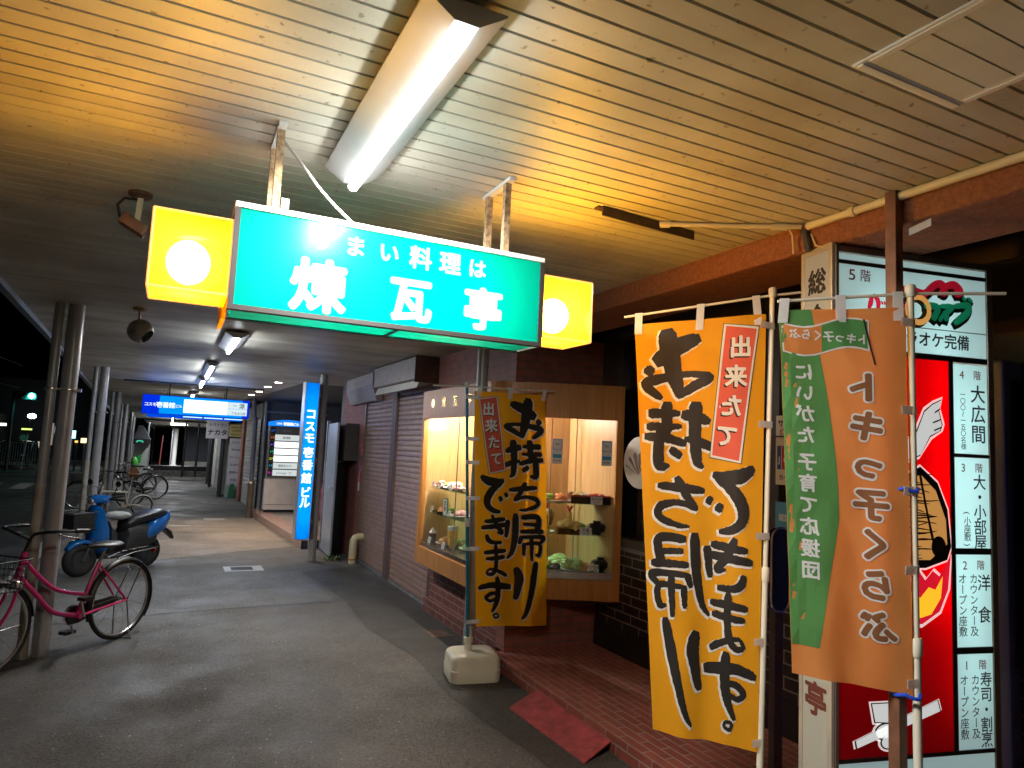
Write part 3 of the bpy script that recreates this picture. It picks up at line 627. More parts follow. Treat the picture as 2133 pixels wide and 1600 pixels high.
# posters, meter box, door, drain pipe
t = thing('meter_box', 'dark steel electric meter box mounted high on the brick wall', 'meter box', (2.4, 10.5, 1.65))
MB().box(2.3, 2.5, 10.15, 10.75, 1.4, 1.95).build('cabinet', M('dark_box', (.075, .07, .065), rough=.6), t, bevel=.006)
MB().box(2.2, 2.46, 10.8, 10.86, 1.35, 1.94).build('side_cover', M('pale_box', (.36, .37, .38), rough=.5), t)
mb = MB(); mb.tube([(2.21, 10.79, 1.85), (2.24, 10.77, 1.88), (2.3, 10.77, 1.86), (2.3, 10.77, 1.6), (2.26, 10.77, 1.55)], .01, 6); mb.build('cable_loop', m_dsteel, t, True)
t = thing('side_door', 'narrow grey metal door with lever handle beside the blue vertical sign', 'door', (2.3, 10.6, 0))
m_door = M('grey_door', (.38, .42, .47), rough=.35, metal=.3)
MB().slab((2.2, 10.1), (2.236, 10.92), -.03, .03, 1.95).build('leaf', m_door, t, bevel=.004)
MB().slab((2.24, 10.93), (2.244, 11.0), -.05, 0, 2.0).build('frame', m_steel, t)
mb = MB(); mb.tube([(2.205, 10.18, 1.0), (2.15, 10.18, 1.0), (2.155, 10.28, 1.0)], .011, 8); mb.build('handle', m_chrome, t, True)
MB().box(2.25, 2.5, 10.97, 11.0, 0, 1.95).build('door_post', m_dsteel, t)
t = thing('poster', 'narrow dark poster with a sticker pasted on the brick wall', 'poster', (2.49, 10.1, 1.45))
MB().box(2.492, 2.499, 9.99, 10.1, 1.2, 1.55).build('sheet', M('dark_print', (.07, .09, .13), rough=.4, var=.8, vs=12), t)
t = thing('poster', 'tall red and white event poster beside the left shutter', 'poster', (2.49, 9.9, 1.3))
MB().box(2.488, 2.498, 9.863, 9.96, .98, 1.66).build('sheet', M('red_pink_print', (.5, .13, .16), rough=.4, var=.9, vs=9), t)
MB().box(2.4865, 2.4875, 9.866, 9.957, .98, 1.1).build('caption_strip', m_white, t)
t = thing('drain_pipe', 'cream plastic drain pipe elbow at the foot of the brick wall', 'pipe', (2.4, 9.9, 0))
MB().tube([(2.52, 9.62, .36), (2.45, 9.62, .36), (2.415, 9.62, .345), (2.395, 9.62, .31), (2.39, 9.62, .24), (2.39, 9.62, -.0)], .052, 16).build('pipe', m_cream, t, True)
MB().tube([(2.39 + .056 * math.cos(k * PI / 8), 9.62 + .056 * math.sin(k * PI / 8), .06) for k in range(16)], .008, 6, True).build('band', M('orange_band', (.5, .17, .03), rough=.5), t, True)

# ------------------------------------------------------------------ showcase
sh = thing('showcase', 'lit oak display case with glass front full of plastic food samples', 'display case', (2.7, 5.4, .48))
A = V((2.3, 6.72, 0)); B = V((2.3, 5.0, 0)); Cc = V((3.265, 4.56, 0)); e2 = (Cc - B).normalized(); n2 = V((e2.y, -e2.x, 0))   # outward normals: -X for A-B, n2 for B-C
# plan outline with rounded corner
def corner(off=0.0, k=7):
    p1 = B + V((0, .2, 0)); p2 = B + e2 * .2; res = []
    for i in range(k + 1):
        u = i / k; q = p1 * (1 - u) ** 2 + B * 2 * u * (1 - u) + p2 * u * u; nn = V((-1, 0, 0)).lerp(n2, u).normalized(); res.append(q + nn * off)
    return res
def band(z0, z1, thick, mat, name, off=0.0):
    outer = [A + V((-off, 0, 0))] + corner(off) + [Cc + n2 * off]
    inner = [A + V((thick, 0, 0))] + [p for p in corner(-thick)] + [Cc - n2 * thick]
    mb = MB(); n = len(outer)
    vo = [[mb.bm.verts.new((p.x, p.y, z)) for p in outer] for z in (z0, z1)]; vi = [[mb.bm.verts.new((p.x, p.y, z)) for p in inner] for z in (z0, z1)]
    for i in range(n - 1):
        mb.bm.faces.new((vo[0][i], vo[0][i + 1], vo[1][i + 1], vo[1][i])); mb.bm.faces.new((vi[0][i], vi[0][i + 1], vi[1][i + 1], vi[1][i]))
        mb.bm.faces.new((vo[0][i], vo[0][i + 1], vi[0][i + 1], vi[0][i])); mb.bm.faces.new((vo[1][i], vo[1][i + 1], vi[1][i + 1], vi[1][i]))
    for i in (0, n - 1): mb.bm.faces.new((vo[0][i], vo[1][i], vi[1][i], vi[0][i]))
    return mb.build(name, mat, sh)
band(1.925, 2.205, .03, m_wood, 'header'); band(.50, .66, .03, m_wood, 'base_rail'); 
def stile(p, w_, z0=.66, z1=1.925, along=None, nn=None):
    a = p; b = p + along * w_; c = b - nn * .05; d = a - nn * .05
    return [(q.x, q.y, z0) for q in (a, b, c, d)] + [(q.x, q.y, z1) for q in (a, b, c, d)]
ymx = V((0, -1, 0)); mb = MB()
for q_ in (stile(A, .07, along=ymx, nn=V((-1, 0, 0))), stile(B + V((0, .3, 0)), .06, along=ymx, nn=V((-1, 0, 0))), stile(B + e2 * .24, .05, along=e2, nn=n2), stile(Cc - e2 * .055, .055, along=e2, nn=n2)): MB().hexa(q_).build('stile', m_wood, sh)
# corner post between
mb = MB(); c1 = corner(0); c2 = corner(-.05)
for i in range(len(c1) - 1): mb.hexa([(q.x, q.y, .66) for q in (c1[i], c1[i + 1], c2[i + 1], c2[i])] + [(q.x, q.y, 1.925) for q in (c1[i], c1[i + 1], c2[i + 1], c2[i])])
mb.build('corner_post', m_wood, sh)
# glass panes (two sliding per side)
mb = MB(); mb.box(2.322, 2.326, 5.95, 6.66, .66, 1.925); mb.build('glass_pane', m_glass, sh)
mb = MB(); mb.box(2.332, 2.336, 5.28, 6.0, .66, 1.925); mb.build('glass_pane', m_glass, sh)
def onfront(s_, d, z): q = B + e2 * s_ - n2 * d; return (q.x, q.y, z)
for s0, s1, d in ((.28, .66, .025), (.62, 1.01, .035)):
    mb = MB(); mb.hexa([onfront(s0, d, .72), onfront(s1, d, .72), onfront(s1, d + .004, .72), onfront(s0, d + .004, .72), onfront(s0, d, 1.925), onfront(s1, d, 1.925), onfront(s1, d + .004, 1.925), onfront(s0, d + .004, 1.925)]); mb.build('glass_pane', m_glass, sh)
mb = MB(); mb.hexa([onfront(.25, .012, .662), onfront(1.01, .012, .662), onfront(1.01, .05, .662), onfront(.25, .05, .662), onfront(.25, .012, .715), onfront(1.01, .012, .715), onfront(1.01, .05, .715), onfront(.25, .05, .715)]); mb.build('sliding_track', m_chrome, sh)
MB().box(2.315, 2.345, 5.3, 6.65, .632, .655).build('sliding_track', m_dsteel, sh)
# lining, counter, shelves
MB().prism([(2.332, 6.7, .67), (2.332, 5.2, .67), (2.47, 4.97, .67), (3.255, 4.62, .67), (3.255, 6.7, .67)], (0, 0, .028)).build('counter', M('dark_counter', (.07, .05, .04), rough=.25), sh)
MB().box(2.93, 2.95, 5.55, 6.7, .63, 2.2).slab((2.95, 5.55), (3.26, 5.38), -.02, .63, 2.2).box(2.34, 2.93, 6.69, 6.71, .63, 2.2).box(3.255, 3.268, 4.6, 5.38, .63, 2.2).build('lining', m_woodin, sh)
MB().prism([(2.31, 6.7, 2.19), (2.31, 5.1, 2.19), (2.47, 4.95, 2.19), (3.26, 4.6, 2.19), (3.26, 6.7, 2.19)], (0, 0, .012)).build('top_board', m_wood, sh)
MB().prism([(2.34, 6.7, .475), (2.34, 5.2, .475), (2.47, 4.97, .475), (3.255, 4.62, .475), (3.255, 6.7, .475)], (0, 0, .01)).build('bottom_board', m_brown, sh)
m_shelf = GLASS('shelf_glass', (.8, .93, .9), 1.5)
for z in (.985, 1.235):
    MB().prism([(2.40, 6.66, z), (2.40, 5.25, z), (2.52, 5.05, z), (3.24, 4.72, z), (3.24, 5.3, z), (2.9, 5.5, z), (2.9, 6.66, z)], (0, 0, .007)).build('shelf', m_shelf, sh)
for (x, y) in ((2.42, 6.0), (2.9, 6.0), (2.85, 5.0), (3.22, 5.2)): MB().tube([(x, y, .63), (x, y, 2.1)], .006, 6).build('shelf_rod', m_chrome, sh)
MB().tube([(2.5, 5.45, 2.1), (2.47, 6.6, 2.1)], .014, 8).build('tube', EM('case_tube', (1, .92, .78), 430), sh, True)
# header emblem and name in brass
mb = MB(); mb.lathe([(.045, 0), (.045, .004)], (2.298, 6.42, 2.075), 24, (-1, 0, 0)); mb.build('emblem', EM('lit_disc', (1, .9, .7), 1.2, False), sh)
mb = MB()
for c, y in (('煉', 6.12), ('瓦', 5.83), ('亭', 5.5)): put(mb, c, .105, (2.2965, y, 2.075), (0, -1, 0), Z, .015)
mb.build('lettering', M('brass_letters', (.85, .5, .1), rough=.25, metal=.7), sh)
# tax notices on the front glass
for s_ in (.53, .93):
    c = onfront(s_, .018, 1.66)
    st = MB(); q = V(c); r = e2 * .042; st.hexa([q - r - V((0, 0, .1)), q + r - V((0, 0, .1)), q + r - V((0, 0, .1)) + n2 * .001, q - r - V((0, 0, .1)) + n2 * .001, q - r + V((0, 0, .1)), q + r + V((0, 0, .1)), q + r + V((0, 0, .1)) + n2 * .001, q - r + V((0, 0, .1)) + n2 * .001])
    so = st.build('notice', m_white, sh)
    q2 = q + n2 * .002; r2 = e2 * .036
    st = MB()
    st.face([q2 - r2 - V((0, 0, .055)), q2 + r2 - V((0, 0, .055)), q2 + r2 - V((0, 0, .025)), q2 - r2 - V((0, 0, .025))])
    for a_, b_ in ((.09, .094), (.012, .016)): st.face([q2 - r2 + V((0, 0, a_)), q2 + r2 + V((0, 0, a_)), q2 + r2 + V((0, 0, b_)), q2 - r2 + V((0, 0, b_))])
    st.face([q2 - r2 + V((0, 0, .016)), q2 - r2 * .9 + V((0, 0, .016)), q2 - r2 * .9 + V((0, 0, .09)), q2 - r2 + V((0, 0, .09))]); st.face([q2 + r2 + V((0, 0, .016)), q2 + r2 * .9 + V((0, 0, .016)), q2 + r2 * .9 + V((0, 0, .09)), q2 + r2 + V((0, 0, .09))])
    st.build('notice_print', M('blue_print', (.03, .3, .6), rough=.5), so)
    st = MB(); line(st, '税込価格', .015, q2 - V((0, 0, .075)), e2, Z, .01); line(st, '表示', .018, q2 + V((0, 0, .055)), e2, Z, .01); st.build('notice_text', m_ink, so)

# food samples: each dish a thing
m_por = M('porcelain', (.8, .8, .77), rough=.2, var=.03); m_lac = M('black_lacquer', (.014, .012, .013), rough=.15)
m_food = {k: M('food_' + k, c, rough=.4, var=.3, vs=40) for k, c in dict(salmon=(.75, .2, .09), pink=(.75, .35, .36), lettuce=(.25, .5, .1), egg=(.8, .6, .2), brown=(.22, .09, .035), fry=(.6, .28, .08), red=(.6, .04, .04), rice=(.8, .78, .7), dark=(.05, .025, .02), cab=(.42, .55, .22), prawn=(.8, .35, .16), purple=(.4, .2, .38), beer=(.75, .42, .03)).items()}
rnd = random.Random(5)
def lump(t, name, mat, c, r, n=5, spread=.5, flatn=.6, seed=0):
    q = random.Random(seed); mb = MB()
    for i in range(n): mb.ball((c[0] + q.uniform(-1, 1) * r * spread, c[1] + q.uniform(-1, 1) * r * spread, c[2] + q.uniform(0, .4) * r), r * q.uniform(.4, .7), 1, 1, flatn, 2)
    mb.jit(r * .06, seed); mb.build(name, m_food[mat], t, True)
def plate(x, y, z, r, label, items, oval=1.0, rim=m_por, cat='plate of food'):
    r *= 1.25; items = [(a, b, c * 1.25, d * 1.25, e * 1.4, f) for a, b, c, d, e, f in items]
    t = thing('food_plate', label, cat, (x, y, z), group='plastic food samples in the display case')
    mb = MB(); mb.lathe([(r * .55, 0), (r * .6, .004), (r * .9, .012), (r, .022), (r * .97, .024), (r * .6, .010), (.001, .008)], (0, 0, 0), 28)
    mb.xform(Matrix.Translation((x, y, z + .001)) @ Matrix.Diagonal((oval, 1, 1, 1))); mb.build('plate', rim, t, True)
    for i, (nm, mat, dx, dy, rr, n) in enumerate(items): lump(t, nm, mat, (x + dx, y + dy, z + .02), rr, n, seed=i + int(x * 100))
    return t
def card(x, y, z, d, label, w_=.05, h_=.04, txt='定食'):
    """little price card leaning back; d = outward direction (plan)"""
    d = V((d[0], d[1], 0)).normalized(); r = V((-d.y, d.x, 0)); t = thing('price_card', label, 'price card', (x, y, z), group='price cards in the display case')
    p = V((x, y, z + .002)); q = p - d * .012 + V((0, 0, h_)); mb = MB(); th = -d * .002
    mb.hexa([p - r * w_ / 2, p + r * w_ / 2, p + r * w_ / 2 + th, p - r * w_ / 2 + th, q - r * w_ / 2, q + r * w_ / 2, q + r * w_ / 2 + th, q - r * w_ / 2 + th]); mb.build('card', m_white, t)
    mb = MB(); up = (q - p).normalized(); nn = r.cross(up); nn = nn if nn.dot(d) > 0 else -nn
    line(mb, txt, w_ * .3, p.lerp(q, .68) + nn * .0025, r, up, .01, 1.0); line(mb, '980円', w_ * .2, p.lerp(q, .28) + nn * .0025, r, up, .01, .75); mb.build('writing', m_ink, t)
LX = (-1, 0)
# left window
plate(2.5, 6.52, 1.242, .09, 'pink and white sashimi plate on the top left shelf', [('fish_slices', 'pink', 0, 0, .06, 7), ('garnish', 'lettuce', .03, -.05, .05, 5), ('roe', 'salmon', -.03, .06, .03, 4)])
plate(2.5, 6.22, 1.242, .13, 'long white sushi platter with green garnish on the top left shelf', [('fish_slices', 'pink', 0, -.08, .05, 6), ('rice', 'rice', 0, .03, .06, 6), ('garnish', 'lettuce', .04, .08, .055, 6), ('prawn', 'prawn', -.03, -.02, .03, 5)], .7)
plate(2.5, 6.5, .992, .1, 'grilled dish on a black plate on the middle left shelf', [('cutlet', 'prawn', 0, 0, .05, 5), ('garnish', 'lettuce', .02, -.06, .045, 5), ('rice', 'rice', 0, .05, .03, 3)], 1, m_lac)
plate(2.52, 6.1, .992, .11, 'pink prawn dish on the middle left shelf behind the menu card', [('prawn', 'pink', 0, 0, .05, 6), ('cutlet', 'brown', .03, .06, .045, 4)])
plate(2.52, 6.36, .702, .11, 'fried chicken plate with lettuce on the left counter', [('fried_chicken', 'fry', -.02, 0, .06, 9), ('lettuce', 'lettuce', .03, -.06, .05, 6), ('radish', 'purple', .04, 0, .03, 3)])
plate(2.6, 5.98, .702, .1, 'green salad plate behind the beer glass on the left counter', [('lettuce', 'lettuce', 0, 0, .06, 7), ('garnish', 'red', .0, .05, .03, 3)])
t = thing('beer_glass', 'tall glass of beer with white foam on the left counter', 'beer glass', (2.45, 6.1, .70), group='plastic food samples in the display case')
MB().lathe([(.022, .0), (.026, .004), (.034, .03), (.048, .1), (.05, .17)], (2.45, 6.1, .702), 20).build('beer', m_food['beer'], t, True)
MB().lathe([(.05, .1705), (.052, .205), (.045, .212)], (2.45, 6.1, .702), 20).build('foam', m_por, t, True)
t = thing('dessert_cup', 'dark dessert cup with whipped cream on the left counter', 'dessert', (2.42, 6.56, .70), group='plastic food samples in the display case')
MB().lathe([(.03, 0), (.04, .09)], (2.42, 6.56, .702), 18).build('cup', m_food['dark'], t, True)
MB().lathe([(.038, .091), (.032, .11), (.014, .13), (.003, .145)], (2.42, 6.56, .702), 14).build('cream', m_por, t, True)
for (x, y, z, tx, lb) in ((2.405, 6.6, 1.243, '刺身', 'leftmost price card on the top left shelf'), (2.405, 6.42, 1.243, '寿司', 'middle price card on the top left shelf'), (2.405, 6.12, 1.243, '上寿司', 'right price card on the top left shelf'), (2.405, 6.6, .993, '焼物', 'price card at the left end of the middle left shelf'), (2.405, 6.12, .993, '海老', 'price card in front of the pink prawn dish'), (2.36, 6.5, .702, '甘味', 'price card in front of the dessert cup'), (2.36, 6.12, .702, '生ビール', 'price card in front of the beer glass')):
    card(x, y, z, LX, lb, .07, .06, tx)
t = thing('menu_card', 'green bordered menu card standing on the middle left shelf', 'menu card', (2.42, 6.28, .99))
MB().box(2.42, 2.426, 6.2, 6.31, .993, 1.16).build('board', M('green_border', (.05, .22, .1), rough=.4), t)
MB().box(2.4175, 2.4195, 6.208, 6.302, 1.0, 1.15).build('sheet', m_white, t)
mb = MB(); column(mb, '定食', .05, (2.4165, 6.255, 1.115), (0, -1, 0), Z, .02); mb.build('writing', m_ink, t)
# front window
def fp(s_, d): q = B + e2 * s_ - n2 * d; return q.x, q.y
x, y = fp(.53, .2); plate(x, y, 1.242, .13, 'white oval plate with fried prawns on the top front shelf', [('fried_prawn', 'prawn', .03, 0, .06, 8), ('lettuce', 'lettuce', -.05, .02, .05, 5), ('tomato', 'red', -.01, .05, .03, 3)], 1.1)
x, y = fp(.82, .2)
t = thing('bento_box', 'black lacquer bento box with red rim and many small dishes on the top front shelf', 'bento box', (x, y, 1.24), group='plastic food samples in the display case')
def fbox(t, name, mat, s0, s1, d0, d1, z0, z1):
    MB().hexa([onfront(s0, d0, z0), onfront(s1, d0, z0), onfront(s1, d1, z0), onfront(s0, d1, z0), onfront(s0, d0, z1), onfront(s1, d0, z1), onfront(s1, d1, z1), onfront(s0, d1, z1)]).build(name, mat, t)
fbox(t, 'box', m_lac, .665, .985, .1, .36, 1.243, 1.30)
m_redl = M('red_lacquer', (.35, .05, .05), rough=.2)
for (s0, s1, d0, d1) in ((.66, .99, .095, .105), (.66, .99, .355, .365), (.66, .67, .105, .355), (.98, .99, .105, .355)): fbox(t, 'rim', m_redl, s0, s1, d0, d1, 1.300, 1.314)
for i, (s_, d, mt) in enumerate(((.71, .15, 'egg'), (.77, .15, 'rice'), (.84, .14, 'salmon'), (.92, .15, 'pink'), (.70, .27, 'dark'), (.77, .28, 'lettuce'), (.85, .27, 'rice'), (.93, .28, 'lettuce'), (.8, .22, 'egg'), (.89, .21, 'red'))):
    q = onfront(s_, d, 1.302); lump(t, 'side_dish', mt, q, .04, 5, seed=i)
x, y = fp(.7, .2)
t = thing('tempura_box', 'dark square box of yellow tempura with red prawn tail standing up', 'tempura', (x, y, .99), group='plastic food samples in the display case')
fbox(t, 'box', m_lac, .57, .80, .1, .3, .993, 1.04)
q = onfront(.66, .2, 1.045); lump(t, 'tempura', 'egg', q, .085, 10, .9, seed=3); q = onfront(.75, .2, 1.045); lump(t, 'green_tempura', 'lettuce', q, .06, 5, .6, seed=4)
mb = MB(); c = onfront(.67, .2, 1.09); mb.tube([c, (c[0], c[1], c[2] + .08)], [.024, .016], 8); mb.build('prawn', m_food['egg'], t, True)
mb = MB()
for s_ in (-1, 1): mb.tube([(c[0], c[1], c[2] + .08), (c[0] + s_ * .02, c[1], c[2] + .125)], [.008, .012], 6)
mb.build('prawn_tail', m_food['red'], t, True)
for lb, s_, d, z in (('black lidded soup bowl on the middle front shelf', .9, .22, .992), ('black lidded soup bowl on the front counter beside the cutlet plate', .94, .2, .702)):
    x, y = fp(s_, d); t = thing('soup_bowl', lb, 'soup bowl', (x, y, z), group='plastic food samples in the display case')
    MB().lathe([(.036, 0), (.038, .012), (.07, .032), (.082, .056)], (x, y, z + .001), 24).build('bowl', m_lac, t, True)
    MB().lathe([(.084, .058), (.078, .074), (.05, .09), (.03, .094), (.029, .1), (.036, .108), (.034, .11)], (x, y, z + .001), 24).build('lid', m_lac, t, True)
x, y = fp(.5, .32)
t = thing('parfait_glass', 'ice cream parfait with a red prawn shaped topping on the middle front shelf', 'parfait', (x, y, .99), group='plastic food samples in the display case')
MB().lathe([(.036, 0), (.01, .012), (.012, .03), (.042, .06), (.055, .13)], (x, y, .993), 18).build('glass', m_food['brown'], t, True)
MB().lathe([(.056, .131), (.05, .155), (.026, .18), (.004, .188)], (x, y, .993), 16).build('cream', m_por, t, True)
MB().tube([(x, y, 1.175), (x, y, 1.225)], [.016, .01], 8).build('topping', m_food['red'], t, True)
x, y = fp(.46, .13); plate(x, y, .992, .07, 'small white plate of green salad on the middle front shelf', [('salad', 'lettuce', 0, 0, .045, 6)])
x, y = fp(.5, .15); plate(x, y, .70, .12, 'white plate of salad with red garnish at one end of the front counter', [('salad', 'lettuce', -.03, .02, .05, 6), ('garnish', 'red', .02, .03, .045, 4), ('cutlet', 'dark', .02, -.04, .05, 5), ('onion', 'purple', 0, .06, .035, 4)], 1.1)
x, y = fp(.6, .36); plate(x, y, .70, .11, 'dark plate heaped with shredded cabbage at the back of the front counter', [('cabbage', 'cab', 0, 0, .085, 10)], 1.1, m_lac)
x, y = fp(.75, .17); plate(x, y, .70, .125, 'white rimmed plate with cabbage and cutlet on the front counter', [('cabbage', 'cab', -.04, .02, .075, 10), ('cutlet', 'fry', .05, -.02, .05, 5), ('carrot', 'salmon', .05, .03, .04, 4)], 1.1)
for s_, z, tx, lb in ((.87, 1.243, '松花堂', 'price card leaning on the bento box'), (.79, .993, '天重', 'price card in front of the tempura box'), (.44, .993, 'サラダ', 'price card in front of the small green salad'), (.86, .703, 'カツ定食', 'price card in front of the cutlet plate')):
    x, y = fp(s_, .075); card(x, y, z, (n2.x, n2.y), lb, .095, .062, tx)
# steel column in front of the case
t = thing('steel_column', 'round steel column standing in front of the display case behind the small banner', 'post', (2.185, 5.0, 0))
MB().tube([(2.185, 4.99, 0), (2.185, 4.99, 2.6)], .046, 20).build('column', m_post, t, True)
MB().tube([(2.185, 4.99, 0), (2.185, 4.99, .3)], .0475, 20, cap=False).build('foot_sleeve', m_chrome, t, True)

# round emblem on the dark door panel
t = thing('emblem_disc', 'round white disc with a dark fan emblem on the dark entrance wall', 'emblem', (3.25, 4.3, 1.58))
MB().lathe([(.2, 0), (.2, .008), (.18, .012)], (3.258, 4.33, 1.6), 36, (-1, 0, 0)).build('disc', M('pale_disc', (.55, .52, .47), rough=.5), t, True)
mb = MB()
for k in range(5):
    a = math.radians(58 + k * 24); c, s_ = math.cos(a), math.sin(a)
    mb.face([(3.2445, 4.33, 1.5), (3.2445, 4.33 - (c * .17 - .03 * s_), 1.5 + s_ * .16), (3.2445, 4.33 - c * .19, 1.5 + s_ * .19), (3.2445, 4.33 - (c * .17 + .03 * s_), 1.5 + s_ * .16)])
mb.build('fan_motif', m_brown, t)
t = thing('notice_plate', 'small white notice plate on the dark wall above the emblem', 'notice', (3.25, 4.28, 1.95))
MB().box(3.255, 3.262, 4.22, 4.33, 1.88, 2.02).build('plate', m_white, t)
mb = MB(); line(mb, '禁煙', .04, (3.2535, 4.275, 1.96), (0, -1, 0), Z, .02); mb.build('writing', m_inkred, t)
# stickers on the door
def sticker(y0, y1, z0, z1, label, mat, cat='sticker', txt=(), nm='door_sticker'):
    t = thing(nm, label, cat, (3.25, (y0 + y1) / 2, z0), group='stickers on the entrance door')
    MB().box(3.2565, 3.2595, y0, y1, z0, z1).build('sheet', mat, t)
    for s, size, yc, zc, mt in txt:
        mb = MB(); line(mb, s, size, (3.2558, yc, zc), (0, -1, 0), Z, .025, .95); mb.build('writing', mt, t)
    return t
sticker(2.86, 3.0, 1.81, 1.93, 'cream sticker at the top of the entrance door', m_ivory, txt=(('サー', .05, 2.94, 1.885, m_ink), ('ビス', .035, 2.94, 1.835, m_inkred)))
t = sticker(2.86, 3.0, 1.52, 1.8, 'credit card acceptance sticker with blue, red and green bars on the door', m_ivory, txt=(('JCB', .05, 2.925, 1.67, m_white), ('カード', .035, 2.925, 1.565, m_ink)))
for k, c in enumerate(((.02, .07, .3), (.5, .03, .05), (.03, .28, .08))):
    MB().box(3.2561, 3.2566, 2.96 - k * .034, 2.989 - k * .034, 1.61, 1.75).build('colour_bar', M('bar%d' % k, c, rough=.4), t)
sticker(2.86, 3.0, 1.25, 1.42, 'light blue certification sticker on the door', M('sky_blue', (.08, .32, .55), rough=.4), txt=(('認証', .045, 2.93, 1.33, m_white),))
sticker(2.86, 3.0, 1.17, 1.245, 'narrow white strip sticker under the light blue one', m_white, txt=(('煉瓦亭', .04, 2.93, 1.21, m_ink),))
sticker(2.86, 3.0, .98, 1.16, 'orange and white sticker lowest on the door', M('orange_sticker', (.75, .2, .05), rough=.4), txt=(('回覧', .04, 2.93, 1.07, m_white),))

# ------------------------------------------------------------------ entrance: ramp mat, flag stands
t = thing('ramp_mat', 'red rubber ramp plate leaning on the entrance step', 'ramp', (2.25, 3.7, 0))
P4 = [(2.085, 4.07), (2.335, 4.16), (2.338, 3.30), (2.122, 3.23)]
mb = MB(); zt = [.012, .07, .066, .012]
mb.hexa([(p[0], p[1], z - .012) for p, z in zip(P4, zt)] + [(p[0], p[1], z) for p, z in zip(P4, zt)])
mb.build('plate', M('red_rubber', (.3, .045, .045), rough=.75, var=.35, vs=14, bump=.35, bs=60), t, bevel=.004)
def nobori(name, label, cloth, pole, pole_mat, bar, decals, clothmat, group, clips_v, clipmat, base=None):
    a, b = V(pole[0]), V(pole[1]); t = thing('nobori_banner', label, 'banner', (a.x, a.y, a.z), group=group)
    mid = a.lerp(b, .48)
    MB().tube([a, mid], .0135, 12).build('pole', pole_mat, t, True); MB().tube([mid, b], .011, 12).build('pole', pole_mat if base else m_ivory, t, True)
    MB().lathe([(.016, -.03), (.019, -.02), (.019, .02), (.016, .03)], mid, 14, (b - a)).build('joint', m_ivory, t, True)
    MB().lathe([(.015, -.025), (.017, -.02), (.017, .012), (.012, .018)], b, 14, (b - a)).build('pole_cap', m_ivory, t, True)
    MB().tube(bar, .0055, 8).build('crossbar', m_ivory, t, True)
    c = cloth.sheet().build('cloth', clothmat, t, 2)
    for nm, mt, mbs, off in decals: cloth.apply(mbs, off).build(nm, mt, c)
    for v in clips_v:       # tape loops holding the cloth to the pole
        p = cloth.at(0.0, v, .002); f_ = (p.z - a.z) / (b.z - a.z); q = a.lerp(b, f_)
        d = (p - q); d.z = 0; dn = d.normalized(); e = p + dn * .035; nn = cloth.n
        mb = MB(); mb.hexa([q - dn * .016 + nn * .016 - V((0, 0, .014)), e + nn * .004 - V((0, 0, .014)), e - V((0, 0, .014)) + nn * .002, q - dn * .016 + nn * .014 - V((0, 0, .014)),
                            q - dn * .016 + nn * .016 + V((0, 0, .014)), e + nn * .004 + V((0, 0, .014)), e + V((0, 0, .014)) + nn * .002, q - dn * .016 + nn * .014 + V((0, 0, .014))]); mb.build('loop', clipmat, t)
    for u in (.06, .5, .97):
        p = cloth.at(cloth.W * u, 0, .002); bz = V(bar[0]).lerp(V(bar[-1]), 0)   # top loops up to the crossbar
        # nearest point on the bar
        best = min((V(bar[i]).lerp(V(bar[i + 1]), k / 40) for i in range(len(bar) - 1) for k in range(41)), key=lambda r_: (V((r_.x, r_.y, 0)) - V((p.x, p.y, 0))).length)
        ex = (cloth.tf - cloth.tp).normalized() * .016; dn = V((0, 0, -.045)); nn = cloth.n
        tp = best + V((0, 0, .008))
        mb = MB(); mb.hexa([p + dn - ex + nn * .004, p + dn + ex + nn * .004, p + dn + ex + nn * .002, p + dn - ex + nn * .002, tp - ex + nn * .008, tp + ex + nn * .008, tp + ex + nn * .006, tp - ex + nn * .006]); mb.build('loop', clipmat, t)
    return t
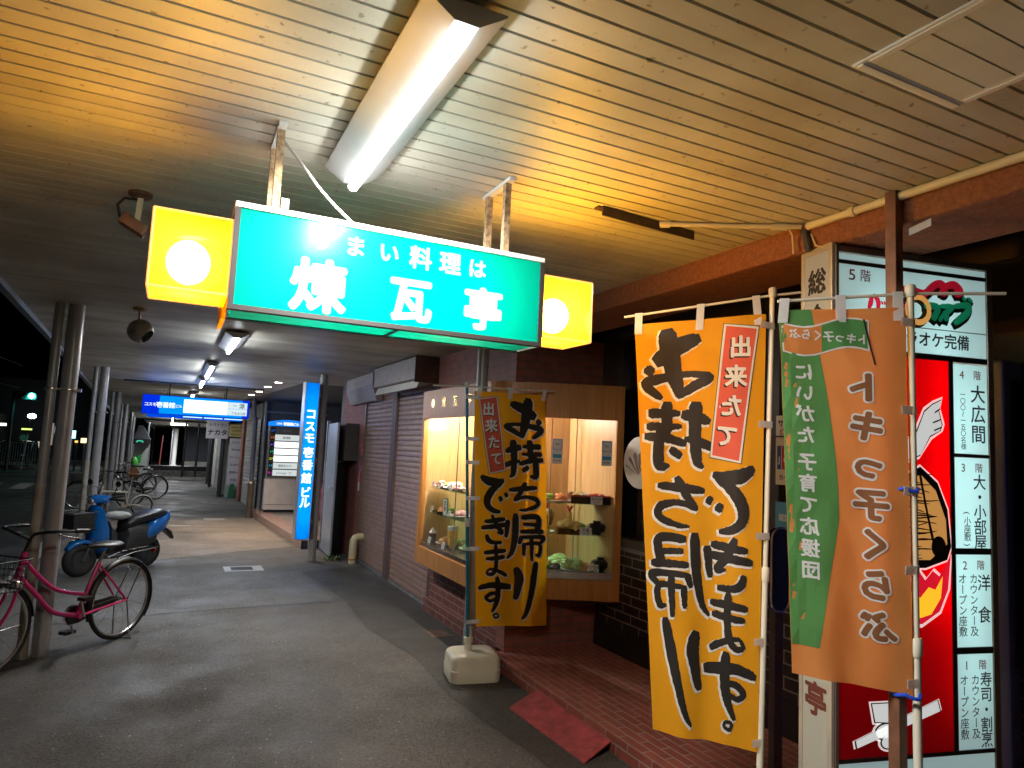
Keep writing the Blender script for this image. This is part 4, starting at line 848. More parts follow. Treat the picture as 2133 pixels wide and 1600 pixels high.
def takeout_decals(W, H, mir):
    """printing of the take-away banner in (u, -v) space; mir = seen from the back"""
    fx = (lambda x: W * x) if not mir else (lambda x: W * x)
    ink, wh, red, redw, redk = MB(), MB(), MB(), MB(), MB()
    big = [('お', .40, .02, .56, .29 * .62), ('持', .40, .205, .54, .165), ('ち', .42, .39, .5, .12), ('帰', .40, .525, .54, .19), ('り', .48, .74, .42, .22),
           ('で', .06, .36, .4, .16), ('き', .05, .535, .42, .12), ('ま', .07, .665, .4, .13), ('す', .03, .80, .46, .14), ('。', .18, .93, .2, .05)]
    k = 0
    for ch, x, yv, w_, h_ in big:
        for st in BR[ch]:
            k += 1; pts = [(x + a * w_, yv + (1 - b) * h_, c) for a, b, c in st]
            asp = H / W
            P2 = [(a * W, -b * H, c * min(w_ * W, h_ * H) * 1.42) for a, b, c in pts]
            for gi, q in enumerate(ribbon(P2, 0, .0018, k)): ink.face([(p.x, p.y, k * 2e-5 + gi * 1e-6) for p in q])
            for gi, q in enumerate(ribbon([(a + .006 * 1, b - .006, c) for a, b, c in P2], .0045, .002, k)): wh.face([(p.x, p.y, k * 1e-5 + gi * 1e-6) for p in q])
    bx = [(.07, .035), (.30, .022), (.41, .335), (.20, .35)]
    def grow(g): 
        cxm = sum(p[0] for p in bx) / 4; cym = sum(p[1] for p in bx) / 4
        return [(p[0] * W + (g if p[0] > cxm else -g), -p[1] * H + (-g if p[1] > cym else g)) for p in bx]
    flat(redk, grow(.012)); flat(redw, grow(.009)); flat(red, grow(0))
    lt, lk = MB(), MB()
    for i, c in enumerate('出来たて'):
        x = (.19 + .034 * i) * W; yv = -(.075 + .071 * i) * H
        put(lt, c, .105 * W / .6, (x, yv, 0), (1, .05, 0), (0, 1, 0), .035); put(lk, c, .105 * W / .6, (x + .005, yv - .005, 0), (1, .05, 0), (0, 1, 0), .045)
    return [('white_outline', m_cloth_w, wh, .001), ('brush_lettering', m_ink, ink, .0018), ('label_edge', m_ink, redk, .0024), ('label_border', m_cloth_w, redw, .0028), ('label_panel', m_cloth_r, red, .0032), ('label_shadow', m_ink, lk, .0036), ('label_lettering', m_cloth_w, lt, .004)]
grp = 'yellow take-away banners'
c1_ = Cloth((2.02, 4.75, 2.082), (2.13, 4.75, .347), (2.636, 4.76, 2.095), (2.735, 4.76, .31), .6, 1.78, .012)
m_blue = M('blue_pole', (.02, .2, .33), rough=.35)
t = nobori('small', 'small yellow take-away banner on a blue pole with white water base', c1_, ((2.075, 4.75, .16), (1.958, 4.75, 2.125)), m_blue,
       [(1.69, 4.75, 2.097), (1.96, 4.75, 2.112), (2.72, 4.75, 2.13)], takeout_decals(.6, 1.78, False), m_cloth_y, grp, (.05, .37, .55, .82, 1.2, 1.74), M('loop_white', (.92, .92, .9), rough=.5, trans=.5), base=True)
# water base
def rrect(cx, cy, w_, d_, r, ang, n=5):
    out = []
    for (sx, sy, a0) in ((1, 1, 0), (-1, 1, 90), (-1, -1, 180), (1, -1, 270)):
        for k in range(n + 1):
            a = math.radians(a0 + 90 * k / n); out.append((sx * (w_ / 2 - r) + r * math.cos(a), sy * (d_ / 2 - r) + r * math.sin(a)))
    c, s = math.cos(ang), math.sin(ang)
    return [(cx + x * c - y * s, cy + x * s + y * c) for x, y in out]
def loft(mb, rings):
    vs = [[mb.bm.verts.new(p) for p in r] for r in rings]
    for a, b in zip(vs, vs[1:]):
        n = len(a)
        for i in range(n): mb.bm.faces.new((a[i], a[(i + 1) % n], b[(i + 1) % n], b[i]))
    mb.bm.faces.new(vs[0][::-1]); mb.bm.faces.new(vs[-1]); return mb
bcx, bcy, ang = 2.1, 4.72, math.radians(-10)
rings = []
for w_, z in ((.33, 0), (.345, .006), (.352, .085), (.345, .09), (.34, .15), (.325, .172), (.29, .186), (.2, .19), (.1, .188)):
    rings.append([(x, y, z) for x, y in rrect(bcx, bcy, w_ + .02, w_ - .02, min(.06, w_ / 3), ang)])
b_ = loft(MB(), rings).build('water_base', m_ivory, t, True)
MB().lathe([(.03, .186), (.026, .2), (.024, .235), (.032, .24), (.032, .275), (.02, .28)], (2.075, 4.75, 0), 18).build('collar', m_ivory, b_, True)
c2_ = Cloth((2.215, 2.1, 2.274), (2.195, 2.1, .50), (1.757, 2.4, 2.215), (1.871, 2.35, .537), .56, 1.78, .016, sag=.0)
t_big = nobori('big', 'big yellow take-away banner near the camera, seen from the back with mirrored lettering', c2_, ((2.2, 2.1, .1), (2.252, 2.1, 2.375)), m_ivory,
       [(2.369, 2.0, 2.375), (2.25, 2.11, 2.36), (1.715, 2.42, 2.245)], takeout_decals(.56, 1.78, True), m_cloth_y, grp, (.05, .47, .93, 1.35, 1.74), MATS['loop_white'])
rings = [[(x, y, z + .1) for x, y in rrect(2.2, 2.12, w_ + .02, w_ - .02, min(.06, w_ / 3), math.radians(-12))] for w_, z in ((.33, 0), (.345, .006), (.352, .085), (.345, .09), (.34, .15), (.325, .172), (.29, .186), (.2, .19), (.1, .188))]
b_ = loft(MB(), rings).build('water_base', M('pale_green_plastic', (.5, .56, .46), rough=.35), t_big, True)
MB().lathe([(.03, .286), (.026, .3), (.024, .335), (.032, .34), (.032, .375), (.02, .38)], (2.2, 2.1, 0), 18).build('collar', m_ivory, b_, True)
# orange banner
W3, H3 = .42, 1.24
c3_ = Cloth((2.165, 1.45, 2.185), (2.187, 1.45, .93), (1.831, 1.68, 2.17), (1.885, 1.66, .967), W3, H3, .008)
dec = []
g = MB(); N_ = 16
edge = [(.72 + .04 * 0, 0)] ; pts_l = []
for k in range(N_ + 1):
    v = k / N_; u = .74 - .18 * math.sin(min(1, v / .62) * PI / 2) * 1.0 + (.0 if v < .62 else (v - .62) * .55); pts_l.append((u * W3, -v * H3 * .92))
for a, b in zip(pts_l, pts_l[1:]):
    if a[0] < W3 and b[0] < W3 * 1.0: flat(g, [a, (W3 * .998, a[1]), (W3 * .998, b[1]), b])
dec.append(('green_field', m_cloth_g, g, .001))
a, b, c = MB(), MB(), MB()
def uv(px_, py_): return ((1 - px_) * W3, -py_ * H3)
for i, ch in enumerate('トキっ子くらぶ'):
    x, y_ = uv(.66 + .012 * i, .215 + .104 * i); put(b, ch, .105 if ch != 'っ' else .1, (x, y_, 0), (1, 0, 0), (0, 1, 0), .05, 1.15); put(a, ch, .105, (x, y_, 0), (1, 0, 0), (0, 1, 0), .105, 1.15)
for i, ch in enumerate('にいがた子育て応援団'):
    x, y_ = uv(.185, .175 + .0585 * i + (.015 if i > 3 else 0)); put(c, ch, .062, (x, y_, 0), (1, 0, 0), (0, 1, 0), .03, 1.1)
pg, po, pw = MB(), MB(), MB()
def wavy(x0, x1, grow=0):
    top, bot = [], []
    for k in range(9):
        f_ = x0 + (x1 - x0) * k / 8; u = f_ * .67; yv = .04 + .012 * math.sin(f_ * 6); top.append(((1 - u - .03) * W3, -(yv) * H3 + grow)); bot.append(((1 - u - .03) * W3, -(yv + .075) * H3 - grow))
    return list(zip(top, bot))
for mbx, xa, xb, gr in ((pw, -.02, 1.02, .006), (po, 0, .46, 0), (pg, .46, 1, 0)):
    q = wavy(xa, xb, gr)
    for (t0, b0), (t1, b1) in zip(q, q[1:]): flat(mbx, [t0, b0, b1, t1])
pt = MB()
for i, ch in enumerate('トキっ子くらぶ'): put(pt, ch, .038, ((1 - .66 + .0895 * i) * W3, -(.085 - .003 * i) * H3, 0), (1, 0, 0), (0, 1, 0), .03)
stick = MB(); flat(stick, [((.335) * W3, -.03 * H3), ((.32) * W3, -.03 * H3), (.24 * W3, -.155 * H3), (.255 * W3, -.155 * H3)])
dec += [('white_outline', m_cloth_w, a, .0016), ('brown_lettering', m_cloth_b, b, .0024), ('white_lettering', m_cloth_w, c, .0018), ('pennant_edge', m_cloth_w, pw, .0016), ('orange_pennant', m_cloth_o, po, .0024), ('green_pennant', m_cloth_g, pg, .0024), ('pennant_lettering', m_cloth_w, pt, .003), ('pennant_staff', m_ink, stick, .0032)]
t = nobori('orange', 'orange and green banner with mirrored lettering before the lit floor guide sign', c3_, ((2.215, 1.45, .0), (2.192, 1.45, 2.25)), m_ivory,
       [(2.41, 1.27, 2.235), (2.192, 1.45, 2.237), (1.826, 1.68, 2.2)], dec, m_cloth_o, None, (.05, .34, .6, .85, 1.2), MATS['loop_white'])

# ------------------------------------------------------------------ floor guide sign box
P0 = V((2.2, 1.75, 0)); e1 = V((.978, -.208, 0)).normalized(); f1 = V((-.208, -.978, 0)).normalized()      # f1: front normal of the wide face, -e1: of the narrow face
def Q(t_, d, z): q = P0 + e1 * t_ + f1 * d; return (q.x, q.y, z)
def fslab(mb, t0, t1, z0, z1, d0, d1):
    return mb.hexa([Q(t0, d0, z0), Q(t1, d0, z0), Q(t1, d1, z0), Q(t0, d1, z0), Q(t0, d0, z1), Q(t1, d0, z1), Q(t1, d1, z1), Q(t0, d1, z1)])
sb = thing('floor_guide_sign', 'tall lit box sign listing restaurant floors with red picture panel and white panels', 'sign', (2.5, 1.75, 0))
m_alu = M('bronze_aluminium', (.2, .17, .14), rough=.35, metal=.6)
m_alul = M('pale_aluminium', (.55, .5, .4), rough=.35, metal=.4)
mb = MB()
for t0, t1 in ((0, .014), (.712, .74)): fslab(mb, t0, t1, 0, 2.485, -.18, .006)
fslab(mb, .014, .712, 2.46, 2.485, -.18, .006); fslab(mb, .014, .712, 0, .04, -.18, .006)
fslab(mb, .0142, .7118, .04, 2.46, -.18, -.172)
mb.build('frame', m_alu, sb, bevel=.002)
mb = MB()
for d0, d1 in ((-.178, -.158), (-.022, .0)): fslab(mb, -.014, -.0005, 0, 2.495, d0, d1)
fslab(mb, -.014, -.0005, 2.47, 2.495, -.158, -.022); mb.build('side_frame', m_alul, sb, bevel=.002)
m_face = BACKLIT('white_sign_face', (.7, .86, .86), .55)
m_redf = BACKLIT('red_sign_face', (.75, .005, .02), .10)
ns = MB(); fslab(ns, -.010, -.007, .02, 2.47, -.158, -.022); ns.build('narrow_panel', BACKLIT('cream_sign_face', (.72, .7, .6), .25), sb)
mb = MB(); fslab(mb, .015, .711, 2.095, 2.455, -.004, 0); o = mb.build('top_panel', m_face, sb)
mb = MB(); fslab(mb, .015, .522, .61, 2.078, -.004, 0); o_red = mb.build('picture_panel', m_redf, sb)
mb = MB(); fslab(mb, .015, .711, .04, .6, -.004, 0); mb.build('base_panel', m_face, sb)
for z0, z1 in ((1.718, 2.07), (1.355, 1.703), (.985, 1.331), (.612, .96)):
    mb = MB(); fslab(mb, .542, .711, z0, z1, -.004, 0); mb.build('floor_panel', m_face, sb)
mb = MB()
for a in ((.0145, .7115, 2.415, 2.43), (.0145, .7115, 2.076, 2.098), (.5225, .5415, .6, 2.076), (.5415, .7115, 1.7035, 1.7175), (.5415, .7115, 1.3315, 1.3545), (.5415, .7115, .9605, .9845), (.0145, .7115, .597, .611)): fslab(mb, *a, -.003, .0035)
mb.build('divider', m_black, sb)
mb = MB(); fslab(mb, .0155, .7105, 2.196, 2.2, 0, .001); mb.build('panel_seam', M('seam_grey', (.4, .45, .45), rough=.5), sb)
for t_, z0, z1 in ((.2, 1.1, 2.35), (.5, 1.1, 2.35), (.62, .75, 2.0)):
    MB().tube([Q(t_, -.1, z0), Q(t_, -.1, z1)], .013, 8).build('tube', EM('box_tube', (.8, 1, 1), 24), sb, True)
Fr, Up = e1, V((0, 0, 1))
def on(t_, z, d=.002): return V(Q(t_, d, z))
mb = MB()
put(mb, '5', .06, on(.075, 2.378), Fr, Up, .01, 1.2); put(mb, '階', .05, on(.135, 2.378), Fr, Up, .012)
for i, (n_, zz) in enumerate((('4', 2.03), ('3', 1.665), ('2', 1.292), ('1', .92))): put(mb, n_, .045, on(.585, zz), Fr, Up, .008); put(mb, '階', .038, on(.66, zz), Fr, Up, .01)
mb.build('red_lettering', m_inkred, sb)
mb = MB()
line(mb, 'カラオケ完備', .062, on(.44, 2.155), Fr, Up, .02, 1.0)
column(mb, '大広間', .075, on(.662, 1.955), Fr, Up, .012, 1.05); column(mb, '一〇〇〜一五〇名様', .026, on(.588, 1.95), Fr, Up, .008, .98)
column(mb, '大・小部屋', .063, on(.662, 1.61), Fr, Up, .012, .92); column(mb, '(小座敷)', .034, on(.60, 1.49), Fr, Up, .008, .9)
column(mb, '洋', .066, on(.675, 1.225), Fr, Up, .012); column(mb, '食', .066, on(.675, 1.105), Fr, Up, .012)
column(mb, 'カウンター及', .04, on(.625, 1.24), Fr, Up, .008, .98); column(mb, 'オープン座敷', .04, on(.572, 1.24), Fr, Up, .008, .98)
column(mb, '寿司・割烹', .058, on(.675, .865), Fr, Up, .012, .95); column(mb, 'カウンター及', .04, on(.625, .865), Fr, Up, .008, .98); column(mb, 'オープン座敷', .04, on(.572, .865), Fr, Up, .008, .98)
mb.build('black_lettering', m_ink, sb)
Nr = f1
def onn(d, z, off=.0105): q = P0 + f1 * d - e1 * off; return V((q.x, q.y, z))
mb = MB(); put(mb, '総', .105, onn(-.088, 2.36), Nr, Up, .03); put(mb, '合', .105, onn(-.088, 2.22), Nr, Up, .03); mb.build('black_lettering', m_ink, sb)
mb = MB(); put(mb, '亭', .125, onn(-.088, .79), Nr, Up, .03); mb.build('brown_lettering', M('brown_ink', (.12, .03, .02), rough=.6), sb)
def art(name, mat, shapes, d, glow=None):
    mb = MB()
    for k, sh_ in enumerate(shapes): mb.face([Q(min(x, .71), d + k * 4e-6, z) for x, z in sh_])
    return mb.build(name, mat, sb)
def blob(cx, cy, rx, ry, a0=0, n=20, rot=0): return [(cx + rx * math.cos(2 * PI * k / n) * math.cos(rot) - ry * math.sin(2 * PI * k / n) * math.sin(rot), cy + rx * math.cos(2 * PI * k / n) * math.sin(rot) + ry * math.sin(2 * PI * k / n) * math.cos(rot)) for k in range(n)]
m_gw = BACKLIT('art_white', (.8, .82, .8), 2.2); m_gr = BACKLIT('art_red', (.5, .01, .03), 1.4); m_gg = BACKLIT('art_green', (.01, .25, .12), 1.2); m_go = BACKLIT('art_orange', (.8, .38, .1), 2); m_gy = BACKLIT('art_yellow', (.85, .72, .03), 2.4)
def ribs(pts, grow=0, seed=1): return [[(p.x, p.y) for p in q] for q in ribbon(pts, grow, 0.0005, seed)]
# shop logo on the top panel
squig = [(.30, 2.345, .022), (.35, 2.335, .04), (.405, 2.335, .03), (.45, 2.372, .03), (.485, 2.378, .034), (.495, 2.35, .038), (.475, 2.345, .02)]
squig2 = [(.50, 2.372, .026), (.545, 2.382, .034), (.57, 2.358, .042), (.55, 2.342, .02)]
five = [[(.40, 2.285, .03), (.45, 2.287, .03), (.462, 2.275, .03), (.44, 2.235, .03)], [(.475, 2.29, .02), (.53, 2.292, .024), (.515, 2.27, .02)], [(.5, 2.272, .02), (.47, 2.232, .02)], [(.525, 2.3, .02), (.508, 2.27, .024), (.50, 2.236, .024)], [(.54, 2.295, .022), (.61, 2.305, .03), (.6, 2.27, .032), (.545, 2.228, .026)], [(.585, 2.335, .016), (.60, 2.325, .016)], [(.612, 2.335, .016), (.63, 2.322, .016)]]
happy = [[(.155, 2.3, .018), (.15, 2.27, .022), (.142, 2.25, .014)], [(.165, 2.305, .016), (.185, 2.28, .022), (.183, 2.25, .016)], [(.2, 2.282, .008), (.205, 2.272, .01)], [(.212, 2.283, .008), (.216, 2.272, .01)], [(.232, 2.284, .009), (.22, 2.248, .012)], [(.245, 2.29, .014), (.248, 2.256, .014), (.262, 2.25, .014)], [(.268, 2.284, .012), (.29, 2.286, .012)], [(.3, 2.275, .012), (.34, 2.278, .014)]]
sh = []
for p in [squig, squig2] + five: sh += ribs([(x + .006, z - .007, w_) for x, z, w_ in p], .006)
ring = [(.365 + .052 * math.cos(a), 2.265 + .05 * math.sin(a), .028) for a in [k * PI / 8 for k in range(17)]]
sh += ribs(ring, .005); sh += ribs([(.125, 2.244, .006), (.2, 2.232, .006), (.3, 2.226, .006)], 0)
art('logo_outline', m_ink, sh, .0012)
sh = []
for p in (squig, squig2): sh += ribs(p)
for p in happy: sh += ribs(p)
art('logo_red', m_gr, sh, .0105)
sh = []
for p in five: sh += ribs(p, -.001)
art('logo_green', m_gg, sh, .0125); art('logo_orange', m_go, ribs(ring, -.003), .0165)
# pictures on the red panel: fish tail, frying noodles over flames, chopsticks with rolls
def grow(poly, g):
    cx_ = sum(p[0] for p in poly) / len(poly); cy_ = sum(p[1] for p in poly) / len(poly)
    return [(cx_ + (x - cx_) * (1 + g / max(.02, math.hypot(x - cx_, y_ - cy_))), cy_ + (y_ - cy_) * (1 + g / max(.02, math.hypot(x - cx_, y_ - cy_)))) for x, y_ in poly]
tail = [(.26, 1.72), (.36, 1.79), (.40, 1.875), (.44, 1.905), (.485, 1.925), (.472, 1.88), (.488, 1.825), (.478, 1.80), (.43, 1.775), (.38, 1.70), (.27, 1.66)]
wok = [(.22, 1.5), (.30, 1.62), (.38, 1.66), (.46, 1.60), (.505, 1.5), (.52, 1.36), (.50, 1.31), (.40, 1.28), (.25, 1.28), (.18, 1.36)]
nood = [(.24, 1.48), (.31, 1.6), (.38, 1.63), (.45, 1.57), (.495, 1.46), (.5, 1.37), (.42, 1.31), (.28, 1.31), (.21, 1.38)]
flame = [(.18, 1.1), (.2, 1.25), (.24, 1.2), (.28, 1.27), (.32, 1.22), (.37, 1.265), (.395, 1.235), (.43, 1.27), (.46, 1.25), (.515, 1.33), (.50, 1.2), (.46, 1.12), (.38, 1.075), (.26, 1.07)]
flame2 = [(.22, 1.12), (.25, 1.19), (.29, 1.16), (.34, 1.2), (.37, 1.17), (.41, 1.21), (.44, 1.2), (.475, 1.25), (.465, 1.17), (.42, 1.11), (.34, 1.09)]
chop = [(.08, .672), (.45, .80), (.462, .76), (.086, .645)]
rolls = [blob(.21, .70, .045, .03, rot=.2), blob(.235, .665, .045, .03, rot=.2), [(.15, .80), (.255, .80), (.235, .725), (.165, .73)]]
art('art_backing', m_gw, [grow(tail, .012), grow(flame, .014), grow(wok, .008), grow(chop, .006)] + [grow(r_, .008) for r_ in rolls], .0008)
art('art_outline', m_ink, [tail, wok, chop] + rolls, .003)
art('art_fill', m_gw, [grow(tail, -.006), grow(chop, -.006)] + [grow(r_, -.006) for r_ in rolls], .0045)
art('art_noodles', m_go, [nood], .0045); art('art_flame_red', m_gr, [flame], .0052); art('art_flame_yellow', m_gy, [flame2], .006)
r_ = random.Random(4); sh = []
for k in range(26):
    zz = 1.32 + .012 * k; xa = .22 + r_.uniform(0, .1); sh += ribs([(xa, zz, .004), (xa + .06, zz + r_.uniform(-.01, .012), .006), (min(.49, xa + .14), zz + r_.uniform(-.012, .012), .003)], 0, k)
sh += ribs([(.37, 1.64, .012), (.40, 1.5, .01), (.43, 1.38, .014)], 0) + [blob(.455, 1.36, .034, .04)]
sh += ribs([(.445, 1.87, .006), (.47, 1.885, .006)], 0) + ribs([(.435, 1.83, .006), (.474, 1.845, .006)], 0) + ribs([(.44, 1.80, .006), (.476, 1.815, .006)], 0)
art('art_strokes', m_ink, sh, .0075)

# brown square post at the beam, tied to the orange banner pole
t = thing('brown_post', 'brown square steel post rising to the beam behind the orange banner pole', 'post', (2.17, 1.5, 0))
MB().box(2.155, 2.195, 1.475, 1.515, 0, 2.66).build('post', M('rust_brown_paint', (.14, .062, .034), rough=.55, var=.3, vs=20), t, bevel=.003)
mb = MB(); mb.hexa(((2.195, 1.455, 2.44), (2.197, 1.38, 2.455), (2.199, 1.38, 2.455), (2.199, 1.455, 2.44), (2.195, 1.455, 2.465), (2.197, 1.38, 2.48), (2.199, 1.38, 2.48), (2.199, 1.455, 2.465))); mb.build('bracket', m_steel, t)
for z in (1.58, .93): MB().tube([(2.185 + .036 * math.cos(k * PI / 6), 1.48 + .05 * math.sin(k * PI / 6), z + .006 * math.sin(k * 2)) for k in range(12)], .006, 6, True).build('blue_tie', M('blue_string', (.01, .06, .5), rough=.6), t, True)
t = thing('sign_stand', 'dark rounded sign plate on a bronze post standing behind the yellow banner pole', 'sign', (2.72, 2.5, .1))
MB().box(2.70, 2.755, 2.48, 2.52, .1, 1.0).build('post', m_brown, t, bevel=.004)
mb = MB(); pts = [(x + 2.72, 2.5, y_ + 1.13) for x, y_ in rrect(0, 0, .12, .4, .055, 0)]; mb.prism(pts, (0, -.03, 0)); mb.build('plate', M('navy_plate', (.012, .015, .05), rough=.25), t, bevel=.003)
mb = MB(); mb.tube([(x + 2.72, 2.47, y_ + 1.13) for x, y_ in rrect(0, 0, .122, .402, .055, 0)], .005, 6, True); mb.build('rim', m_chrome, t, True)
# vending machine
t = thing('vending_machine', 'dark blue drink vending machine at the right edge behind the floor guide sign', 'vending machine', (3.5, 2.0, 0))
MB().box(3.2, 4.1, 1.70, 2.4, .02, 2.14).build('body', M('navy_metal', (.09, .12, .4), rough=.3, coat=.4), t, bevel=.012)
MB().box(3.24, 4.06, 1.685, 1.7, .85, 2.05).build('window', M('dark_window', (.01, .015, .03), rough=.08), t)
MB().box(3.3, 4.0, 1.683, 1.7, .3, .5).build('flap', m_black, t)
MB().box(3.196, 3.2, 1.701, 1.712, .05, 2.12).build('edge_strip', M('blue_strip', (.1, .15, .5), rough=.3), t)
mb = MB(); put(mb, '8', .3, (3.1985, 2.02, 1.62), (0, -1, 0), Z, .01); line(mb, 'ss', .16, (3.1985, 1.9, 1.35), (0, -1, 0), Z, .0); mb.build('side_lettering', M('grey_print', (.16, .17, .2), rough=.4), t)

# ------------------------------------------------------------------ ground covers
t = thing('inspection_cover', 'square steel framed inspection cover set in the asphalt', 'manhole cover', (.96, 9.46, 0))
mb = MB(); 
for a in ((.74, 1.2, 9.59, 9.645), (.74, 1.2, 9.27, 9.325), (.74, .82, 9.325, 9.59), (1.08, 1.2, 9.325, 9.59)): mb.box(*a, -.02, .005)
mb.build('frame', M('pale_frame', (.45, .47, .5), rough=.45, metal=.3), t); MB().box(.82, 1.08, 9.325, 9.59, -.02, .003).build('lid', m_dsteel, t)
t = thing('round_cover', 'round iron manhole cover in the asphalt in front of the shutters', 'manhole cover', (1.05, 8.32, 0))
MB().lathe([(.135, -.01), (.135, .004), (.125, .006), (.12, .003)], (1.05, 8.3, 0), 32).build('lid', M('cast_iron', (.1, .1, .1), rough=.5, metal=.5, var=.3, vs=40, bump=.4), t)
t = thing('small_cover', 'small rusty iron cover in the asphalt beside the brick wall', 'manhole cover', (2.28, 5.9, 0))
MB().box(2.17, 2.36, 5.75, 6.0, -.01, .005).build('lid', M('rusty_cover', (.12, .075, .05), rough=.8, var=.5, vs=30), t)
def grate(x0, x1, y0, y1, label, nm='drain_grating'):
    t = thing(nm, label, 'drain grating', ((x0 + x1) / 2, (y0 + y1) / 2, 0)); mb = MB(); n = int((x1 - x0) / .05)
    for i in range(n): mb.box(x0 + i * .05, x0 + i * .05 + .022, y0, y1, -.01, .008)
    mb.box(x0, x1, y0 - .03, y0, -.01, .008); mb.box(x0, x1, y1, y1 + .03, -.01, .008); mb.build('bars', M('zinc_bars', (.5, .5, .48), rough=.5, metal=.3), t)
grate(-.3, .17, 16.95, 17.9, 'long pale drain grating across the walkway beyond the white folding bicycle')
grate(.77, 1.2, 15.66, 15.95, 'small drain grating at the far edge of the concrete patch')
for i, (x, y_, l_, lab) in enumerate(((.3, 14.6, .34, 'nearer'), (.95, 20.6, .2, 'middle'), (.5, 27.6, .45, 'farthest'), (1.25, 20.5, .18, 'right'))):
    t = thing('pavement_strip', lab + ' short pale metal strip set in the walkway', 'strip', (x, y_, 0)); MB().box(x - l_ / 2, x + l_ / 2, y_ - .04, y_ + .04, -.01, .006).build('strip', m_line, t)
t = thing('weed_tuft', 'small green weeds growing at the foot of the grey side door', 'weeds', (2.15, 9.95, 0))
mb = MB(); r_ = random.Random(8)
for k in range(60):
    a = r_.uniform(0, 2 * PI); l_ = r_.uniform(.03, .11); x = 2.2 + r_.uniform(-.14, .12); y_ = 9.95 + r_.uniform(-.12, .12); d = V((math.cos(a), math.sin(a), r_.uniform(.3, 1.4))).normalized() * l_; s_ = V((-math.sin(a), math.cos(a), 0)) * .008; p = V((x, y_, 0))
    mb.face([p - s_, p + d * .5 - s_ * 1.6, p + d, p + d * .5 + s_ * 1.6])
mb.build('leaves', M('weed_green', (.1, .16, .05), rough=.6, var=.4), t)

# ------------------------------------------------------------------ blue vertical sign
t = thing('vertical_sign', 'tall lit blue vertical building sign with white lettering on a grey pole', 'sign', (1.75, 9.8, 0))
MB().tube([(1.895, 9.93, 0), (1.895, 9.93, 2.6)], .058, 20).build('pole', m_post, t, True)
MB().tube([(1.895, 9.93, 0), (1.895, 9.93, .3)], .0595, 20, cap=False).build('foot_sleeve', m_chrome, t, True)
for z in (.55, 1.4, 2.3): MB().box(1.8, 1.86, 9.85, 9.95, z - .02, z + .02).build('arm', m_steel, t)
x0, x1, z0, z1 = 1.622, 1.796, .33, 2.46
mb = MB()
for a in ((x0 - .008, x0, z0, z1), (x1, x1 + .008, z0, z1)): mb.box(a[0], a[1], 9.7, 9.95, a[2], a[3])
mb.box(x0 - .008, x1 + .008, 9.7, 9.95, z1, z1 + .012); mb.box(x0 - .008, x1 + .008, 9.7, 9.95, z0 - .012, z0); mb.build('frame', M('silver_frame', (.5, .52, .56), rough=.3, metal=.5), t)
m_bluef = BACKLIT('blue_sign_face', (.0, .5, .95), .25)
MB().box(x0, x1, 9.704, 9.708, z0, z1).build('front_panel', m_bluef, t); MB().box(x0, x1, 9.94, 9.944, z0, z1).build('back_panel', m_bluef, t)
MB().tube([((x0 + x1) / 2, 9.82, z0 + .1), ((x0 + x1) / 2, 9.82, z1 - .1)], .014, 8).build('tube', EM('blue_sign_tube', (.7, .95, 1), 100), t, True)
mb = MB(); xm = (x0 + x1) / 2
for i, (c, z) in enumerate((('コ', 2.03), ('ス', 1.86), ('モ', 1.70), ('壱', 1.50), ('番', 1.33), ('館', 1.15), ('ビ', .96), ('ル', .82))): put(mb, c, .155 if i < 3 or i > 5 else .15, (xm, 9.7015, z), X, Z, .03, .95)
mb.build('lettering', EM('blue_sign_white', (1, 1, 1), 1.6, False), t)

# ------------------------------------------------------------------ office building entrance
ob = thing('office_building', 'grey office building with raised tiled entrance beyond the blue vertical sign', 'building', (2.5, 14, 0))
mb = MB(); mb.prism([(1.97, 11.15, -.1), (5.2, 11.15, -.1), (5.2, 17.2, -.1), (1.74, 17.2, -.1)], (0, 0, .23)); mb.build('entrance_step', BRICK('lobby_tile', (.42, .38, .36), (.4, .36, .34), (.25, .22, .2), .3, .3, .004, rough=.15, bump=.05), ob)
mb = MB(); mb.prism([(1.955, 11.13, .0), (2.3, 11.13, .0), (2.05, 17.2, .0), (1.725, 17.2, .0)], (0, 0, .134)); mb.build('step_edge', M('pink_granite', (.3, .19, .16), rough=.25, var=.25, vs=60), ob)
mb = MB(); mb.prism([(1.951, 11.12, -.1), (2.35, 11.12, -.1), (2.35, 11.127, -.1), (1.951, 11.127, -.1)], (0, 0, .225)); mb.build('step_end', M('dark_granite', (.03, .03, .035), rough=.4), ob)
MB().box(1.93, 5.2, 17.0, 17.2, .13, 3.4).build('back_wall', m_greyw, ob); MB().box(5.0, 5.2, 11.3, 17.0, .13, 3.4).build('side_wall', m_greyw, ob)
MB().box(2.6, 5.2, 11.25, 11.4, 0, 3.4).build('near_wall', M('charcoal_wall', (.045, .047, .055), rough=.5), ob)
MB().box(2.5, 2.6, 11.25, 11.42, 0, 2.75).build('black_pillar', m_dsteel, ob)
mb = MB(); mb.prism([(1.86, 11.3, 2.62), (5.2, 11.3, 2.62), (5.2, 17.2, 2.62), (1.45, 17.2, 2.62)], (0, 0, .03)); mb.build('porch_ceiling', M('porch_dark', (.10, .105, .11), rough=.6), ob)
MB().box(1.93, 3.4, 16.96, 17.0, 2.36, 2.40).build('trim_line', m_steel, ob); MB().box(1.93, 1.97, 16.9, 17.0, .13, 2.7).build('wall_edge', m_steel, ob)
MB().box(2.75, 2.8, 16.9, 17.0, .13, 2.36).build('door_frame', m_dsteel, ob)
